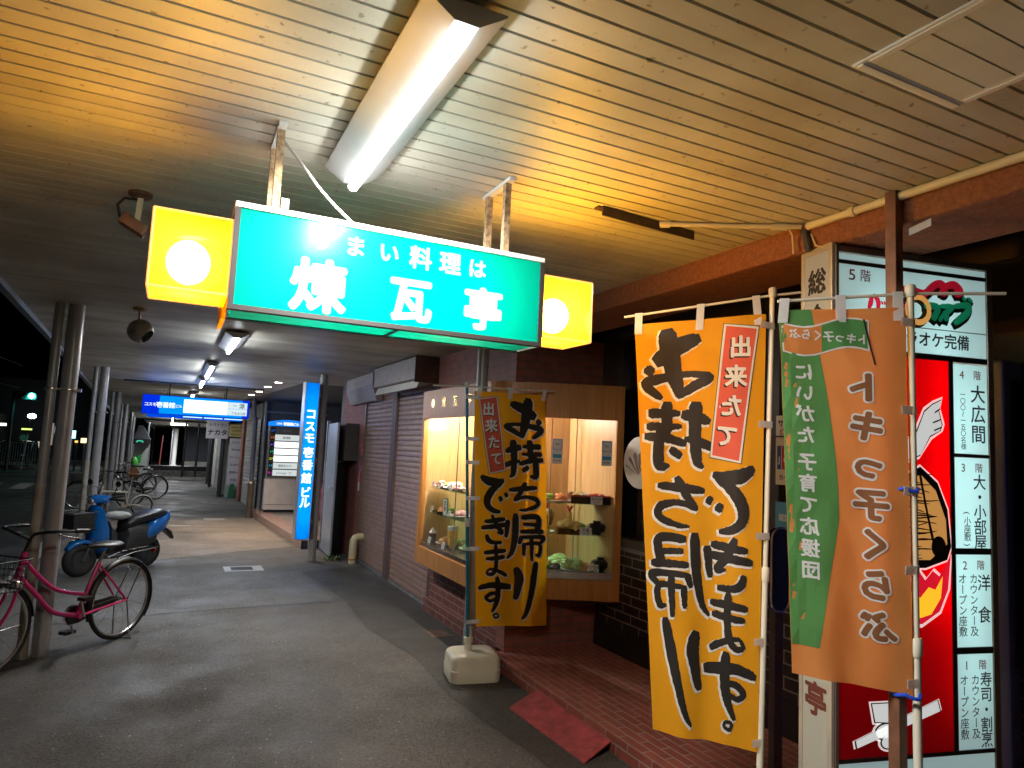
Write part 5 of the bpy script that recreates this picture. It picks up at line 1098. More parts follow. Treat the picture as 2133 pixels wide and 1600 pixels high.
# directory board
t = thing('directory_board', 'lit white building directory cabinet with a curved blue header', 'directory sign', (2.3, 16.1, .13))
xa, xb, yk = 1.945, 2.66, 16.0
MB().box(xa, xb, yk, yk + .3, .19, .86).build('cabinet', M('white_cabinet', (.62, .6, .6), rough=.35), t, bevel=.004); MB().box(xa, xb, yk - .004, yk + .01, .3, .305).build('cabinet_seam', m_dsteel, t); MB().box(xa + .02, xb - .02, yk + .03, yk + .27, .13, .19).build('plinth', m_black, t)
MB().box(xa + .01, xb + .09, yk + .02, yk + .28, .86, 2.03).build('board_back', m_alu, t)
MB().box(xa, xa + .03, yk, yk + .02, .86, 2.03).box(xa + .03, xb + .1, yk, yk + .02, .86, .89).build('board_frame', m_steel, t)
pts = [(xa - .01, yk - .01, 2.03)] + [(xa - .01 + (xb + .13 - xa) * k / 10, yk - .01, 2.12 + .055 * math.sin(PI * k / 10)) for k in range(11)] + [(xb + .12, yk - .01, 2.03)]
MB().prism(pts, (0, .2, 0)).build('header', EM('header_blue', (.01, .22, .9), 1.2, False), t)
mb = MB(); line(mb, 'コスモ', .05, (2.14, yk - .0125, 2.085), X, Z, .02, .8); line(mb, '壱番館ビル', .075, (2.4, yk - .0125, 2.085), X, Z, .025, .9); mb.build('header_lettering', EM('header_white', (1, 1, 1), 1.5, False), t)
fl = [('6F', (.02, .12, .5)), ('5F', (.7, .15, .05)), ('4F', (.2, .08, .6)), ('3F', (.02, .5, .25)), ('2F', (.75, .75, .05)), ('1F', (.02, .4, .7)), ('B1', (.5, .03, .35))]
m_strip = EM('strip_white', (.95, 1, 1), 1.4, False); m_stripd = M('strip_dark', (.2, .22, .25), rough=.3); m_strip2 = EM('strip_pale', (.85, .93, .92), .75, False)
for i, (tx, c) in enumerate(fl):
    zz = 1.93 - .155 * i; m_ = m_stripd if i == 0 else (m_strip if 2 <= i <= 4 else m_strip2)
    st = MB().box(xa + .135, xb + .02, yk - .006, yk + .016, zz - .065, zz + .065).build('name_strip', m_, t)
    MB().box(xa + .035, xa + .13, yk - .006, yk + .016, zz - .06, zz + .06).build('floor_tab', m_black, t)
    mb = MB(); line(mb, tx, .075, (xa + .083, yk - .008, zz), X, Z, .01, .62); mb.build('floor_number', EM('tab_%d' % i, c, 1.0, False), t)
    if i in (0, 1, 5, 6):
        mb = MB(); line(mb, {0: 'えにし人', 1: '居酒屋', 5: '酒房あら川', 6: 'Lounge 21'}[i], .06 if i else .05, (xa + .38, yk - .008, zz), X, Z, .008, .95 if i != 6 else .62); mb.build('strip_lettering', m_white if i == 0 else m_ink, st)
t = thing('easel_board', 'dark folding easel menu board standing on the office entrance step', 'easel', (2.35, 12.6, .13))
mb = MB()
for x in (2.03, 2.14):
    mb.hexa([(x, 11.9, .13), (x + .022, 11.9, .13), (x + .022, 11.92, .13), (x, 11.92, .13), (x + .05, 12.05, 1.1), (x + .072, 12.05, 1.1), (x + .072, 12.07, 1.1), (x + .05, 12.07, 1.1)])
mb.build('legs', m_dsteel, t); MB().hexa([(2.05, 11.93, .35), (2.4, 11.93, .35), (2.4, 11.945, .35), (2.05, 11.945, .35), (2.08, 12.03, 1.05), (2.43, 12.03, 1.05), (2.43, 12.045, 1.05), (2.08, 12.045, 1.05)]).build('board', M('menu_print', (.25, .08, .12), rough=.4, var=.9, vs=8), t)
# blue hanging sign
t = thing('blue_hanging_sign', 'wide lit blue hanging sign with white tenant panels across the walkway', 'sign', (.4, 13.6, 2.2))
xa, xb, yb, za, zb = -.49, 1.26, 13.5, 2.05, 2.385
MB().box(xa, xb, yb, yb + .25, za, zb).build('cabinet', M('blue_cabinet', (.01, .05, .4), rough=.3), t, bevel=.004)
m_bs = EM('blue_panel_deep', (.0, .028, .75), 1.05, False); m_bs2 = EM('blue_panel_light', (.0, .30, 1), 1.1, False)
mb = MB(); n = 14
MB().box(xa + .006, xb - .006, yb - .004, yb, za + .006, zb - .006).build('face_panel', m_bs, t)
MB().box(xa + .27, xb - .12, yb - .0055, yb - .004, za + .012, zb - .012).build('glow_panel', m_bs2, t)
m_wp = EM('tenant_white', (.9, 1, 1), 1.9)
for k, (u0, u1) in enumerate(((.66, .37), (.36, .07), (.065, -.225))):
    pass
ww = [(xa + .655, xa + 1.015), (xa + 1.02, xa + 1.375), (xa + 1.38, xb - .04)]
for k, (u0, u1) in enumerate(ww):
    for (q0, q1) in ((za + .05, za + .165), (za + .17, zb - .05)):
        MB().box(u0, u1, yb - .008, yb - .004, q0, q1).build('tenant_panel', m_wp if k < 2 else EM('tenant_pale', (.75, .92, .97), .95), t)
mb = MB(); put(mb, '一', .07, (xb - .25, yb - .0105, zb - .11), X, Z, .02); put(mb, '涼', .1, (xb - .13, yb - .0105, zb - .11), X, Z, .02); line(mb, 'てもみ工房', .05, (xb - .18, yb - .0105, za + .09), X, Z, .01, .95); mb.build('tenant_lettering', M('teal_ink', (.02, .12, .16), rough=.5), t)
mb = MB(); line(mb, 'コスモ', .07, (xa + .13, yb - .0065, 2.215), X, Z, .02, .9); line(mb, '壱番館', .105, (xa + .37, yb - .0065, 2.215), X, Z, .03, .95); line(mb, 'ビル', .06, (xa + .575, yb - .0065, 2.205), X, Z, .02, .9); mb.build('lettering', EM('hang_white', (.85, .95, 1), 1.2, False), t)
MB().box(xa + .09, xb - .12, yb + .04, yb + .21, za - .05, za - .002).build('lower_box', EM('blue_under', (.0, .08, .85), .9, False), t)
for k in range(3): MB().box(xa + .66 + .34 * k, xa + .97 + .34 * k, yb + .036, yb + .0395, za - .03, za - .014).build('light_slot', EM('slot_white', (.6, .95, 1), 1.4, False), t)
for x in (-.08, .86): MB().tube([(x, yb + .12, zb), (x, yb + .12, 2.6)], .012, 8).tube([(x - .03, yb + .12, zb), (x - .03, yb + .12, 2.5)], .007, 6).build('hanger_rod', m_dsteel, t, True)
MB().tube([(xa - .3, yb - .25, 2.585), (xb + .2, yb - .25, 2.585)], .014, 6).build('ceiling_rail', m_dsteel, t, True)
ld = bpy.data.lights.new('sign_light', 'AREA'); ld.shape = 'RECTANGLE'; ld.size = 1.7; ld.size_y = .3; ld.energy = 5; ld.color = (.1, .3, 1)
lo = bpy.data.objects.new('sign_light', ld); COL.objects.link(lo); lo.parent = t; lo.location = V((.4, yb - .03, 2.2)) - V((.4, 13.6, 2.2)); lo.rotation_euler = (math.radians(-90), 0, 0)

# ------------------------------------------------------------------ far shops on the right
fs = thing('far_shops', 'row of far shop fronts with pale roller shutters on the right side', 'building', (2.5, 24, 0))
m_psh = M('pale_shutter', (.42, .41, .38), rough=.4, metal=.2, var=.12)
MB().box(1.97, 6, 17.2, 17.45, -.1, 3).box(2.1, 6, 17.45, 33, -.1, 3).build('wall', M('shop_wall', (.2, .19, .18), rough=.7), fs)
for ya, yb_ in ((17.5, 18.9), (19.0, 20.9), (24.2, 25.6), (26.4, 28.0), (28.6, 30.2)): shutter('roller_shutter', ya, yb_, 1.93 if ya < 22 else 1.62, 0, 2.25, .1, m_psh, fs)
MB().box(1.93, 2.1, 18.9, 19.0, -.1, 2.5).box(1.9, 2.12, 17.2, 17.5, 2.22, 2.6).box(1.9, 2.12, 17.5, 20.9, 2.26, 2.6).build('lintel', M('shop_lintel', (.3, .28, .26), rough=.6), fs)
MB().box(1.85, 2.1, 20.9, 21.5, -.1, 2.5).build('brick_pier', m_brick, fs)
MB().box(1.62, 2.1, 22.9, 24.2, 0, 2.4).box(1.6, 2.1, 25.6, 26.4, 0, 2.4).box(1.6, 2.1, 28.0, 28.6, 0, 2.4).box(1.6, 2.1, 30.2, 33, 0, 2.4).build('pier', M('far_pier', (.33, .33, .32), rough=.6), fs)
MB().box(1.35, 2.1, 22.9, 32.5, 2.25, 2.4).build('awning', M('awning_metal', (.4, .4, .4), rough=.3, metal=.5), fs)
mb = MB(); mb.box(1.83, 1.86, 17.75, 18.6, 2.36, 2.39)
t = thing('down_pipe', 'dark blue grey drain pipe running from the ceiling into a stout bollard', 'pipe', (1.66, 16.2, 0))
MB().tube([(1.60, 16.15, 2.6), (1.62, 16.15, 2.25), (1.66, 16.15, 2.1), (1.67, 16.15, .7)], .047, 12).build('pipe', M('blue_grey_pipe', (.1, .11, .16), rough=.4), t, True)
MB().lathe([(.07, 0), (.07, .68), (.075, .69)], (1.675, 16.15, 0), 16).ball((1.675, 16.15, .73), .085, sub=2).build('bollard_foot', M('bronze_bollard', (.2, .17, .15), rough=.3, metal=.6), t, True)
t = thing('restaurant_sign', 'grey projecting sign with black katakana lettering on a far post', 'sign', (1.3, 22.8, 1.75))
MB().box(.95, 1.56, 22.6, 22.72, 1.75, 2.30).build('cabinet', M('sign_grey', (.5, .49, .52), rough=.5), t, bevel=.005)
mb = MB(); line(mb, 'レストラン', .105, (1.27, 22.595, 2.17), X, Z, .02, .95); line(mb, 'ナカタ', .19, (1.26, 22.595, 1.94), X, Z, .03, 1.0); mb.build('lettering', m_ink, t)
for i, (x, y_, lb) in enumerate(((1.455, 22.8, 'nearest dark shop post under the grey katakana sign'), (1.43, 27.9, 'middle dark shop post on the right side of the far walkway'), (1.45, 30.3, 'farthest dark shop post on the right side of the walkway'))):
    t = thing('shop_post', lb, 'post', (x, y_, 0), group='dark posts before the far shops'); MB().tube([(x, y_, 0), (x, y_, 2.6)], .055, 12).build('column', m_dsteel, t, True)
t = thing('notice_board', 'yellow handwritten notice board beside the grey katakana sign', 'notice', (1.8, 22.9, 1.83))
MB().box(1.6, 1.98, 22.6, 22.64, 1.83, 2.2).build('board', M('yellow_board', (.55, .45, .17), rough=.6), t)
mb = MB()
for k, s_ in enumerate(('焼肉定食', '本日開店', '休日あり')): line(mb, s_, .075, (1.79, 22.597, 2.12 - .11 * k), X, Z, .0, 1.0)
mb.build('writing', M('brown_writing', (.12, .08, .03), rough=.6), t)
t = thing('menu_board', 'tall white menu board with rows of dishes under the yellow notice', 'menu board', (1.8, 22.5, .2))
MB().box(1.62, 1.97, 22.45, 22.5, .36, 1.78).build('board', M('menu_white', (.5, .48, .52), rough=.5), t)
mb = MB()
for k, s_ in enumerate(('カレー', '丼もの', 'ラーメン', 'そばセ', '定食A', '弁当')): line(mb, s_, .085, (1.8, 22.447, 1.66 - .225 * k), X, Z, .01, .85 if len(s_) > 3 else 1)
mb.build('writing', M('violet_ink', (.07, .04, .1), rough=.6), t)
MB().box(1.58, 1.97, 22.46, 22.5, -.0, .355).build('lower_panel', M('green_grey_panel', (.25, .32, .31), rough=.5), t)
t = thing('sandwich_board', 'dark green sloping board at the foot of the menu board', 'board', (1.75, 22.3, 0))
MB().hexa([(1.67, 22.3, 0), (1.84, 22.3, 0), (1.84, 22.42, 0), (1.67, 22.42, 0), (1.72, 22.34, .42), (1.84, 22.34, .42), (1.84, 22.38, .42), (1.72, 22.38, .42)]).build('board', M('dark_green', (.02, .12, .06), rough=.5), t)
t = thing('drinks_cabinet', 'narrow white lit drinks machine behind the dark shop post', 'vending machine', (1.55, 23.4, 0))
MB().box(1.46, 1.62, 22.95, 23.6, .05, 1.8).build('body', m_white, t); MB().box(1.452, 1.46, 23.0, 23.55, .9, 1.7).build('window', EM('cabinet_glow', (.75, .88, 1), .9, False), t)

# ------------------------------------------------------------------ end of the arcade, station side
t = thing('phone_booth', 'glass telephone booth with dark hipped roof and green telephone sign', 'phone booth', (-1.05, 30.5, 0))
xa, xb, ya, yb_ = -1.25, -.68, 30.0, 30.7
MB().hexa([(xa, ya, 1.68), (xb, ya, 1.68), (xb, yb_, 1.68), (xa, yb_, 1.68), (xa + .12, ya + .2, 2.2), (xb - .3, ya + .2, 2.2), (xb - .3, yb_ - .2, 2.2), (xa + .12, yb_ - .2, 2.2)]).build('roof', m_dsteel, t)
MB().box(xa, xb, ya, yb_, 1.48, 1.68).build('sign_band', m_black, t)
mb = MB()
for a in ribbon([(-1.14, 1.55, .06), (-1.1, 1.60, .05), (-.97, 1.60, .05), (-.93, 1.55, .06)], 0, .0005): mb.face([(p.x, ya - .004, p.y) for p in a])
mb.build('telephone_mark', EM('phone_green', (.05, .55, .33), 1.0, False), t)
mb = MB()
for x in (xa, xb - .035):
    for y_ in (ya, yb_ - .035): mb.box(x, x + .035, y_, y_ + .035, 0, 1.48)
mb.build('frame', m_steel, t); MB().box(xa + .035, xb - .035, yb_ - .02, yb_ - .015, .05, 1.48).build('glass_pane', M('dull_glass', (.35, .36, .34), rough=.2), t)
MB().box(-1.12, -.95, 30.3, 30.45, .75, 1.05).build('telephone', M('phone_set', (.02, .35, .05), rough=.4), t)
for i, (x, y_, r_, h_, mt, lb) in enumerate(((.28, 45.5, .13, 2.45, m_white, 'tall white round column lit at the station beyond the walkway'), (-.85, 33, .045, 2.4, m_steel, 'slim grey post at the left end of the walkway'), (.6, 34.5, .05, 2.5, m_dsteel, 'slim dark post in the middle of the end of the walkway'), (1.12, 34, .05, 2.5, m_dsteel, 'slim dark post at the right end of the walkway'), (.1, 44, .03, 2.5, m_steel, 'thin grey pipe left of the tall white column'))):
    t = thing('end_post', lb, 'post', (x, y_, 0)); MB().tube([(x, y_, 0), (x, y_, h_)], r_, 16).build('column', mt, t, True)
    if i == 0: MB().lathe([(.2, .1), (.2, .3), (.13, .34)], (x, y_, 0), 18).build('base', m_white, t, True)
t = thing('station_canopy', 'dark station canopy with a lit lamp beyond the end of the walkway', 'canopy', (0, 46, 2.4))
MB().box(-1.2, 4, 37, 60, 2.62, 2.8).build('roof', M('canopy_grey', (.3, .28, .26), rough=.6), t)
MB().tube([(-.05, 39.5, 2.55), (.75, 39.5, 2.55)], .045, 8).build('tube', EM('station_tube', (1, .95, .85), 12), t, True)
ld = bpy.data.lights.new('lamp_light', 'AREA'); ld.size = .8; ld.energy = 60; ld.color = (.95, .97, 1); lo = bpy.data.objects.new('lamp_light', ld); COL.objects.link(lo); lo.parent = t; lo.location = (.4, -3.5, .0); ld.energy = 260
t = thing('barrier_board', 'red and white striped barrier beside the phone booth', 'barrier', (-.8, 32, 0))
mb = MB(); mb.box(-.95, -.72, 32, 32.03, .25, .75); mb.build('board', m_white, t)
mb = MB()
for k in range(3): mb.face([(-.95, 31.995, .28 + .15 * k), (-.72, 31.995, .43 + .15 * k), (-.72, 31.995, .49 + .15 * k), (-.95, 31.995, .34 + .15 * k)])
mb.build('stripe', M('red_stripe', (.5, .05, .03), rough=.5), t); MB().box(-.93, -.9, 32, 32.04, 0, .25).box(-.77, -.74, 32, 32.04, 0, .25).build('leg', m_dsteel, t)
t = thing('refuse_bag', 'bright green refuse bag leaning by the far canopy posts', 'bag', (-1.2, 29.2, 0))
MB().ball((-1.12, 29.2, .78), .15, .8, .8, 1.4, 3).jit(.008, 3).build('bag', M('green_bag', (.08, .4, .06), rough=.35), t, True); MB().box(-1.25, -.98, 29.1, 29.35, 0, .6).build('stand', M('rusty_crate', (.25, .1, .05), rough=.7), t)
t = thing('kerb_wall', 'low dark concrete wall with planting across the end of the walkway', 'wall', (.5, 35, 0))
MB().box(-.8, 3, 35.5, 35.8, -.1, .3).build('wall', m_conc, t); MB().box(-.8, 2.2, 40.0, 40.5, .16, .4).build('bench_edge', m_dsteel, t)
t = thing('street_lamp', 'lit round street lamp on a tall pole beyond the station', 'street lamp', (-1.0, 55, 0))
MB().tube([(-1.05, 55, 0), (-1.05, 55, 2.65)], .05, 8).build('pole', m_steel, t); MB().ball((-1.05, 55, 2.75), .2, 1.3, 1, .7, 2).build('lamp', EM('street_globe', (.8, 1, 1), 6), t, True)
t = thing('red_pole', 'thin red barrier pole at the station forecourt', 'pole', (-.45, 44, 0)); MB().tube([(-.45, 44, .1), (-.38, 44, 2.0)], .03, 8).build('pole', M('red_paint', (.1, .012, .012), rough=.5), t)
t = thing('station_building', 'dark station building with vertical cladding closing the view', 'building', (5, 62, 0))
MB().box(.9, 14, 47, 62, -.2, 8).box(-14, .9, 63, 66, -.3, 6).build('wall', M('night_wall', (.03, .033, .04), rough=.8), t); MB().box(.9, 5, 46.9, 47, .1, .5).build('lit_base', m_conc, t)

# ------------------------------------------------------------------ across the street
def bl(name, label, x0, x1, y0, y1, h, col, win=None):
    t = thing(name, label, 'building', ((x0 + x1) / 2, (y0 + y1) / 2, 0)); MB().box(x0, x1, y0, y1, -.1, h).build('wall', M(name + '_%d' % int(abs(x0 * 10 + y0)), col, rough=.8), t)
    for (ya, yb_, za, zb) in win or (): 
        w_ = MB().box(x1, x1 + .03, ya, yb_, za, zb).build('window', M('night_glass', (.012, .014, .018), rough=.1), t)
        MB().box(x1 + .03, x1 + .06, ya - .06, yb_ + .06, za - .1, za - .02).build('sill', m_conc, w_)
    return t
bl('dark_building', 'tall dark building across the street at the left edge', -24, -12.5, 2, 30, 14, (.035, .035, .035), [(y_, y_ + 2.2, z_, z_ + 1.6) for y_ in (5, 10, 15, 20, 25) for z_ in (3.2, 7, 10.5)])
bl('beige_building', 'low beige building across the street beside the dark one', -20, -9.6, 36, 40.5, 3.6, (.2, .19, .15), [(37, 39.5, .6, 1.4)])
bl('shop_building', 'far corner shop with a lit canopy and red fascia across the street', -22, -11, 55, 70, 3.2, (.05, .05, .05), [(57, 61, .4, 1.8), (63, 67, .4, 1.8)])
bl('block_building', 'distant dark block behind the traffic light', -30, -3.5, 95, 110, 9, (.02, .022, .025))
def lit(name, label, cat, x, y_, z, w_, h_, col, s_, pole=True):
    t = thing(name, label, cat, (x, y_, 0)); zz = z
    MB().box(x - w_ / 2, x + w_ / 2, y_, y_ + .15, zz - h_ / 2 , zz + h_ / 2).build('lit_face', EM(name + '_%d' % int(abs(x * 100)), col, s_, False), t)
    MB().box(x - w_ / 2 - .03, x + w_ / 2 + .03, y_ + .15, y_ + .25, zz - h_ / 2 - .03, zz + h_ / 2 + .03).build('housing', m_dsteel, t)
    if pole: MB().tube([(x, y_ + .2, -.1), (x, y_ + .2, zz)], .05, 8).build('pole', m_dsteel, t)
t = thing('traffic_light', 'green traffic light glowing on its pole across the street', 'traffic light', (-6.2, 40, 0))
MB().tube([(-6.9, 40.2, -.1), (-6.9, 40.2, 3.7)], .07, 10).tube([(-6.9, 40.2, 3.55), (-6.1, 40.2, 3.55)], .04, 8).build('pole', m_dsteel, t, True)
MB().box(-6.9, -5.95, 40, 40.25, 3.37, 3.75).build('housing', m_dsteel, t, bevel=.05)
MB().lathe([(.14, 0), (.13, .03), (.05, .05)], (-6.17, 39.99, 3.56), 18, (0, -1, 0)).build('green_lens', EM('traffic_green', (.1, 1, .75), 14), t, True)
for x in (-6.43, -6.69): MB().lathe([(.12, 0), (.11, .02)], (x, 39.99, 3.56), 14, (0, -1, 0)).build('dark_lens', m_black, t)
ld = bpy.data.lights.new('signal_light', 'SPOT'); ld.energy = 120; ld.color = (.05, 1, .75); ld.spot_size = math.radians(110); ld.shadow_soft_size = .12
lo = bpy.data.objects.new('signal_light', ld); COL.objects.link(lo); lo.parent = t; lo.location = V((-6.17, 39.85, 3.56)) - V((-6.2, 40, 0)); lo.rotation_euler = (math.radians(62), 0, 0)
t = thing('street_lamp', 'bright white street lamp below the green traffic light', 'street lamp', (-9.1, 60, 0)); MB().tube([(-9.2, 60, -.1), (-9.2, 60, 2.95)], .05, 8).build('pole', m_dsteel, t); MB().ball((-9.1, 60, 3.12), .2, 1.4, 1, .9, 2).build('lamp', EM('white_globe', (.9, 1, .97), 14), t, True)
t = thing('street_lamp', 'small high street lamp against the dark sky at the left edge', 'street lamp', (-11.5, 78, 0)); MB().tube([(-11.5, 78, -.1), (-11.5, 78, 12.2)], .08, 8).build('pole', m_dsteel, t); MB().ball((-11.5, 78, 12.4), .28, 1, 1, 1, 2).build('lamp', EM('small_globe', (.75, .8, 1), 2), t, True)
lit('shop_light_box', 'white lit canopy light on the far corner shop', 'shop light', -10.2, 55, 2.35, 1.0, .16, (1, 1, .95), 3, False)
lit('yellow_strip_light', 'yellow green strip light on the far corner shop', 'shop light', -8.4, 54, 2.1, .55, .1, (.7, 1, .2), 1.6, False)
lit('pale_sign', 'pale blue lit sign left of the nearest canopy post', 'sign', -6.6, 50, 2.1, .55, .4, (.5, .65, .9), .5)
lit('red_banner_sign', 'tall narrow red and white lit sign behind the nearest canopy post', 'sign', -5.15, 45, 1.85, .12, 1.0, (.9, .12, .06), .9)
lit('white_banner_sign', 'tall narrow pale sign left of the nearest canopy post', 'sign', -5.85, 45, 1.8, .12, 1.2, (.7, .55, .42), .4)
lit('cyan_sign', 'small cyan lit sign between the first and second canopy posts', 'sign', -5.2, 48, 1.85, .3, .45, (.4, .95, 1), 3)
lit('warm_window', 'warm yellow lit window sign between the first two canopy posts', 'sign', -4.0, 42, 1.52, .3, .24, (1, .75, .35), 2.4)
lit('orange_light', 'small orange light beside the warm lit window sign', 'light', -4.35, 42, 1.45, .12, .1, (1, .5, .12), 2)
lit('white_box_sign', 'square white lit box sign on the far pavement', 'sign', -7.0, 50, 1.15, .35, .4, (.75, .75, .6), .6)
lit('small_white_sign', 'small white sign high between the first two canopy posts', 'sign', -3.3, 40, 2.1, .2, .28, (.6, .62, .62), .5)
lit('tail_lamp', 'tiny red lamp between the far canopy posts', 'light', -2.6, 55, 1.9, .1, .1, (1, .05, .1), 1.5)
fn = thing('bar_fence', 'pale vertical bar fence across the street', 'fence', (-9, 44, 0)); mb = MB()
for k in range(36): mb.box(-10.2 + k * .11, -10.17 + k * .11, 44, 44.03, .15, 1.25)
mb.build('bars', m_steel, fn); MB().box(-10.2, -6.25, 43.99, 44.04, 1.25, 1.3).box(-10.2, -6.25, 43.99, 44.04, .1, .15).build('rail', m_steel, fn)
t = thing('no_entry_post', 'thin pale sign post standing at the far kerb', 'post', (-6.6, 42, 0)); MB().tube([(-6.6, 42, -.1), (-6.45, 42, 1.75)], .03, 8).build('post', m_steel, t); MB().lathe([(.16, 0), (.16, .01)], (-6.62, 41.95, 1.55), 18, (0, -1, 0)).build('disc', M('worn_sign', (.3, .25, .18), rough=.5), t)
cr = thing('parked_car', 'dark parked car facing the street beside the bar fence', 'car', (-7.6, 46, 0))
def carbody():
    mb = MB(); prof = [(-1.9, .25), (-1.9, .7), (-1.1, .85), (-.6, 1.35), (.8, 1.38), (1.5, .9), (1.95, .8), (1.95, .25)]
    mb.prism([(-8.3, 46.5 + a, b) for a, b in prof], (1.55, 0, 0)); return mb
carbody().build('body', M('car_paint', (.02, .022, .026), rough=.2, coat=.6), cr, bevel=.06)
MB().hexa([(-8.2, 45.35, .88), (-6.85, 45.35, .88), (-6.85, 45.4, .88), (-8.2, 45.4, .88), (-8.1, 45.86, 1.3), (-6.95, 45.86, 1.3), (-6.95, 45.91, 1.3), (-8.1, 45.91, 1.3)]).build('windscreen', M('car_glass', (.01, .01, .012), rough=.05), cr)
for x in (-8.05, -6.98): MB().lathe([(.1, 0), (.09, .03)], (x, 44.62, .62), 14, (0, -1, 0)).build('headlight', m_chrome, cr)
for x in (-8.28, -6.92):
    for y_ in (45.4, 47.6): MB().lathe([(.3, 0), (.3, .16)], (x, y_, .28), 18, (1, 0, 0)).build('wheel', m_rubber, cr)
for i, (z_, lb) in enumerate(((6.2, 'upper thin overhead cable crossing the dark left edge'), (4.6, 'lower thin overhead cable crossing the dark left edge'))):
    t = thing('overhead_cable', lb, 'cable', (-9, 22, z_)); MB().tube([(-8.0 - i * .4, 2, z_), (-9.5, 25, z_ - .5), (-10, 60, z_ + .5)], .018, 5).build('cable', M('grey_cable_far', (.35, .33, .3), rough=.5), t)

# ------------------------------------------------------------------ bicycles
def wheel(root, x, r, nm, ry=0, rim=m_chrome, tw=.017, spokes=18, yoff=0, tyre=m_rubber):
    o = MB().tube([(x + r * math.cos(a) * 1 - 0, yoff, r + tw + (r) * math.sin(a)) for a in [2 * PI * k / 40 for k in range(40)]], tw, 8, True).build(nm, tyre, root, True, bend=False)
    MB().tube([(x + (r - tw * .9) * math.cos(a), yoff, r + tw + (r - tw * .9) * math.sin(a)) for a in [2 * PI * k / 40 for k in range(40)]], tw * .62, 6, True).build('rim', rim, o, True, bend=False)
    mb = MB()
    for k in range(spokes):
        a = 2 * PI * k / spokes; s_ = .025 * (1 if k % 2 else -1); b = a + .5 * (1 if k % 4 < 2 else -1)
        mb.tube([(x + .02 * math.cos(b), yoff + s_, r + tw + .02 * math.sin(b)), (x + (r - tw) * math.cos(a), yoff, r + tw + (r - tw) * math.sin(a))], .0016, 4, cap=False)
    mb.tube([(x, yoff - .045, r + tw), (x, yoff + .045, r + tw)], .018, 8); mb.build('spokes', m_chrome, o, bend=False)
    return o
def curve(pts, n=6):
    P = [V(p) for p in pts]; out = []
    for i in range(len(P) - 1):
        a, b, c, d = P[max(i - 1, 0)], P[i], P[i + 1], P[min(i + 2, len(P) - 1)]
        for k in range(n):
            t_ = k / n; out.append(.5 * ((2 * b) + (c - a) * t_ + (2 * a - 5 * b + 4 * c - d) * t_ * t_ + (3 * b - a - 3 * c + d) * t_ ** 3))
    return out + [P[-1]]
def fender(root, x, r, a0, a1, mat, w_=.025):
    mb = MB(); n = 18; rows = []
    for k in range(n + 1):
        a = math.radians(a0 + (a1 - a0) * k / n); rr = r + .03
        rows.append([mb.bm.verts.new((x + q * math.cos(a), s_, r + .017 + q * math.sin(a))) for q, s_ in ((rr - .014, -w_), (rr, -w_ * .6), (rr + .006, 0), (rr, w_ * .6), (rr - .014, w_))])
    for a, b in zip(rows, rows[1:]):
        for i in range(4): mb.bm.faces.new((a[i], a[i + 1], b[i + 1], b[i]))
    return mb.build('mudguard', mat, root, True, bend=False)
def basket(root, x0, x1, hw, z0, z1, mat):
    mb = MB()
    for i in range(6):
        z = z0 + (z1 - z0) * i / 5; g = .04 * i / 5
        mb.tube([(x0 - g * .3, -hw - g, z), (x1 + g, -hw - g, z), (x1 + g, hw + g, z), (x0 - g * .3, hw + g, z)], .003 if 0 < i < 5 else .005, 5, True)
    for i in range(9):
        f_ = i / 8
        for s_ in (-1, 1): mb.tube([(x0 + (x1 - x0) * f_, s_ * hw, z0), (x0 + (x1 - x0) * f_ + .04 * f_, s_ * (hw + .04), z1)], .002, 4)
        y_ = -hw + 2 * hw * f_; mb.tube([(x1, y_, z0), (x1 + .04, y_ * 1.2, z1)], .002, 4); mb.tube([(x0, y_, z0), (x0, y_ * 1.2, z1)], .002, 4); mb.tube([(x0, y_, z0), (x1, y_, z0)], .002, 4)
    mb.build('basket', mat, root, True, bend=False)
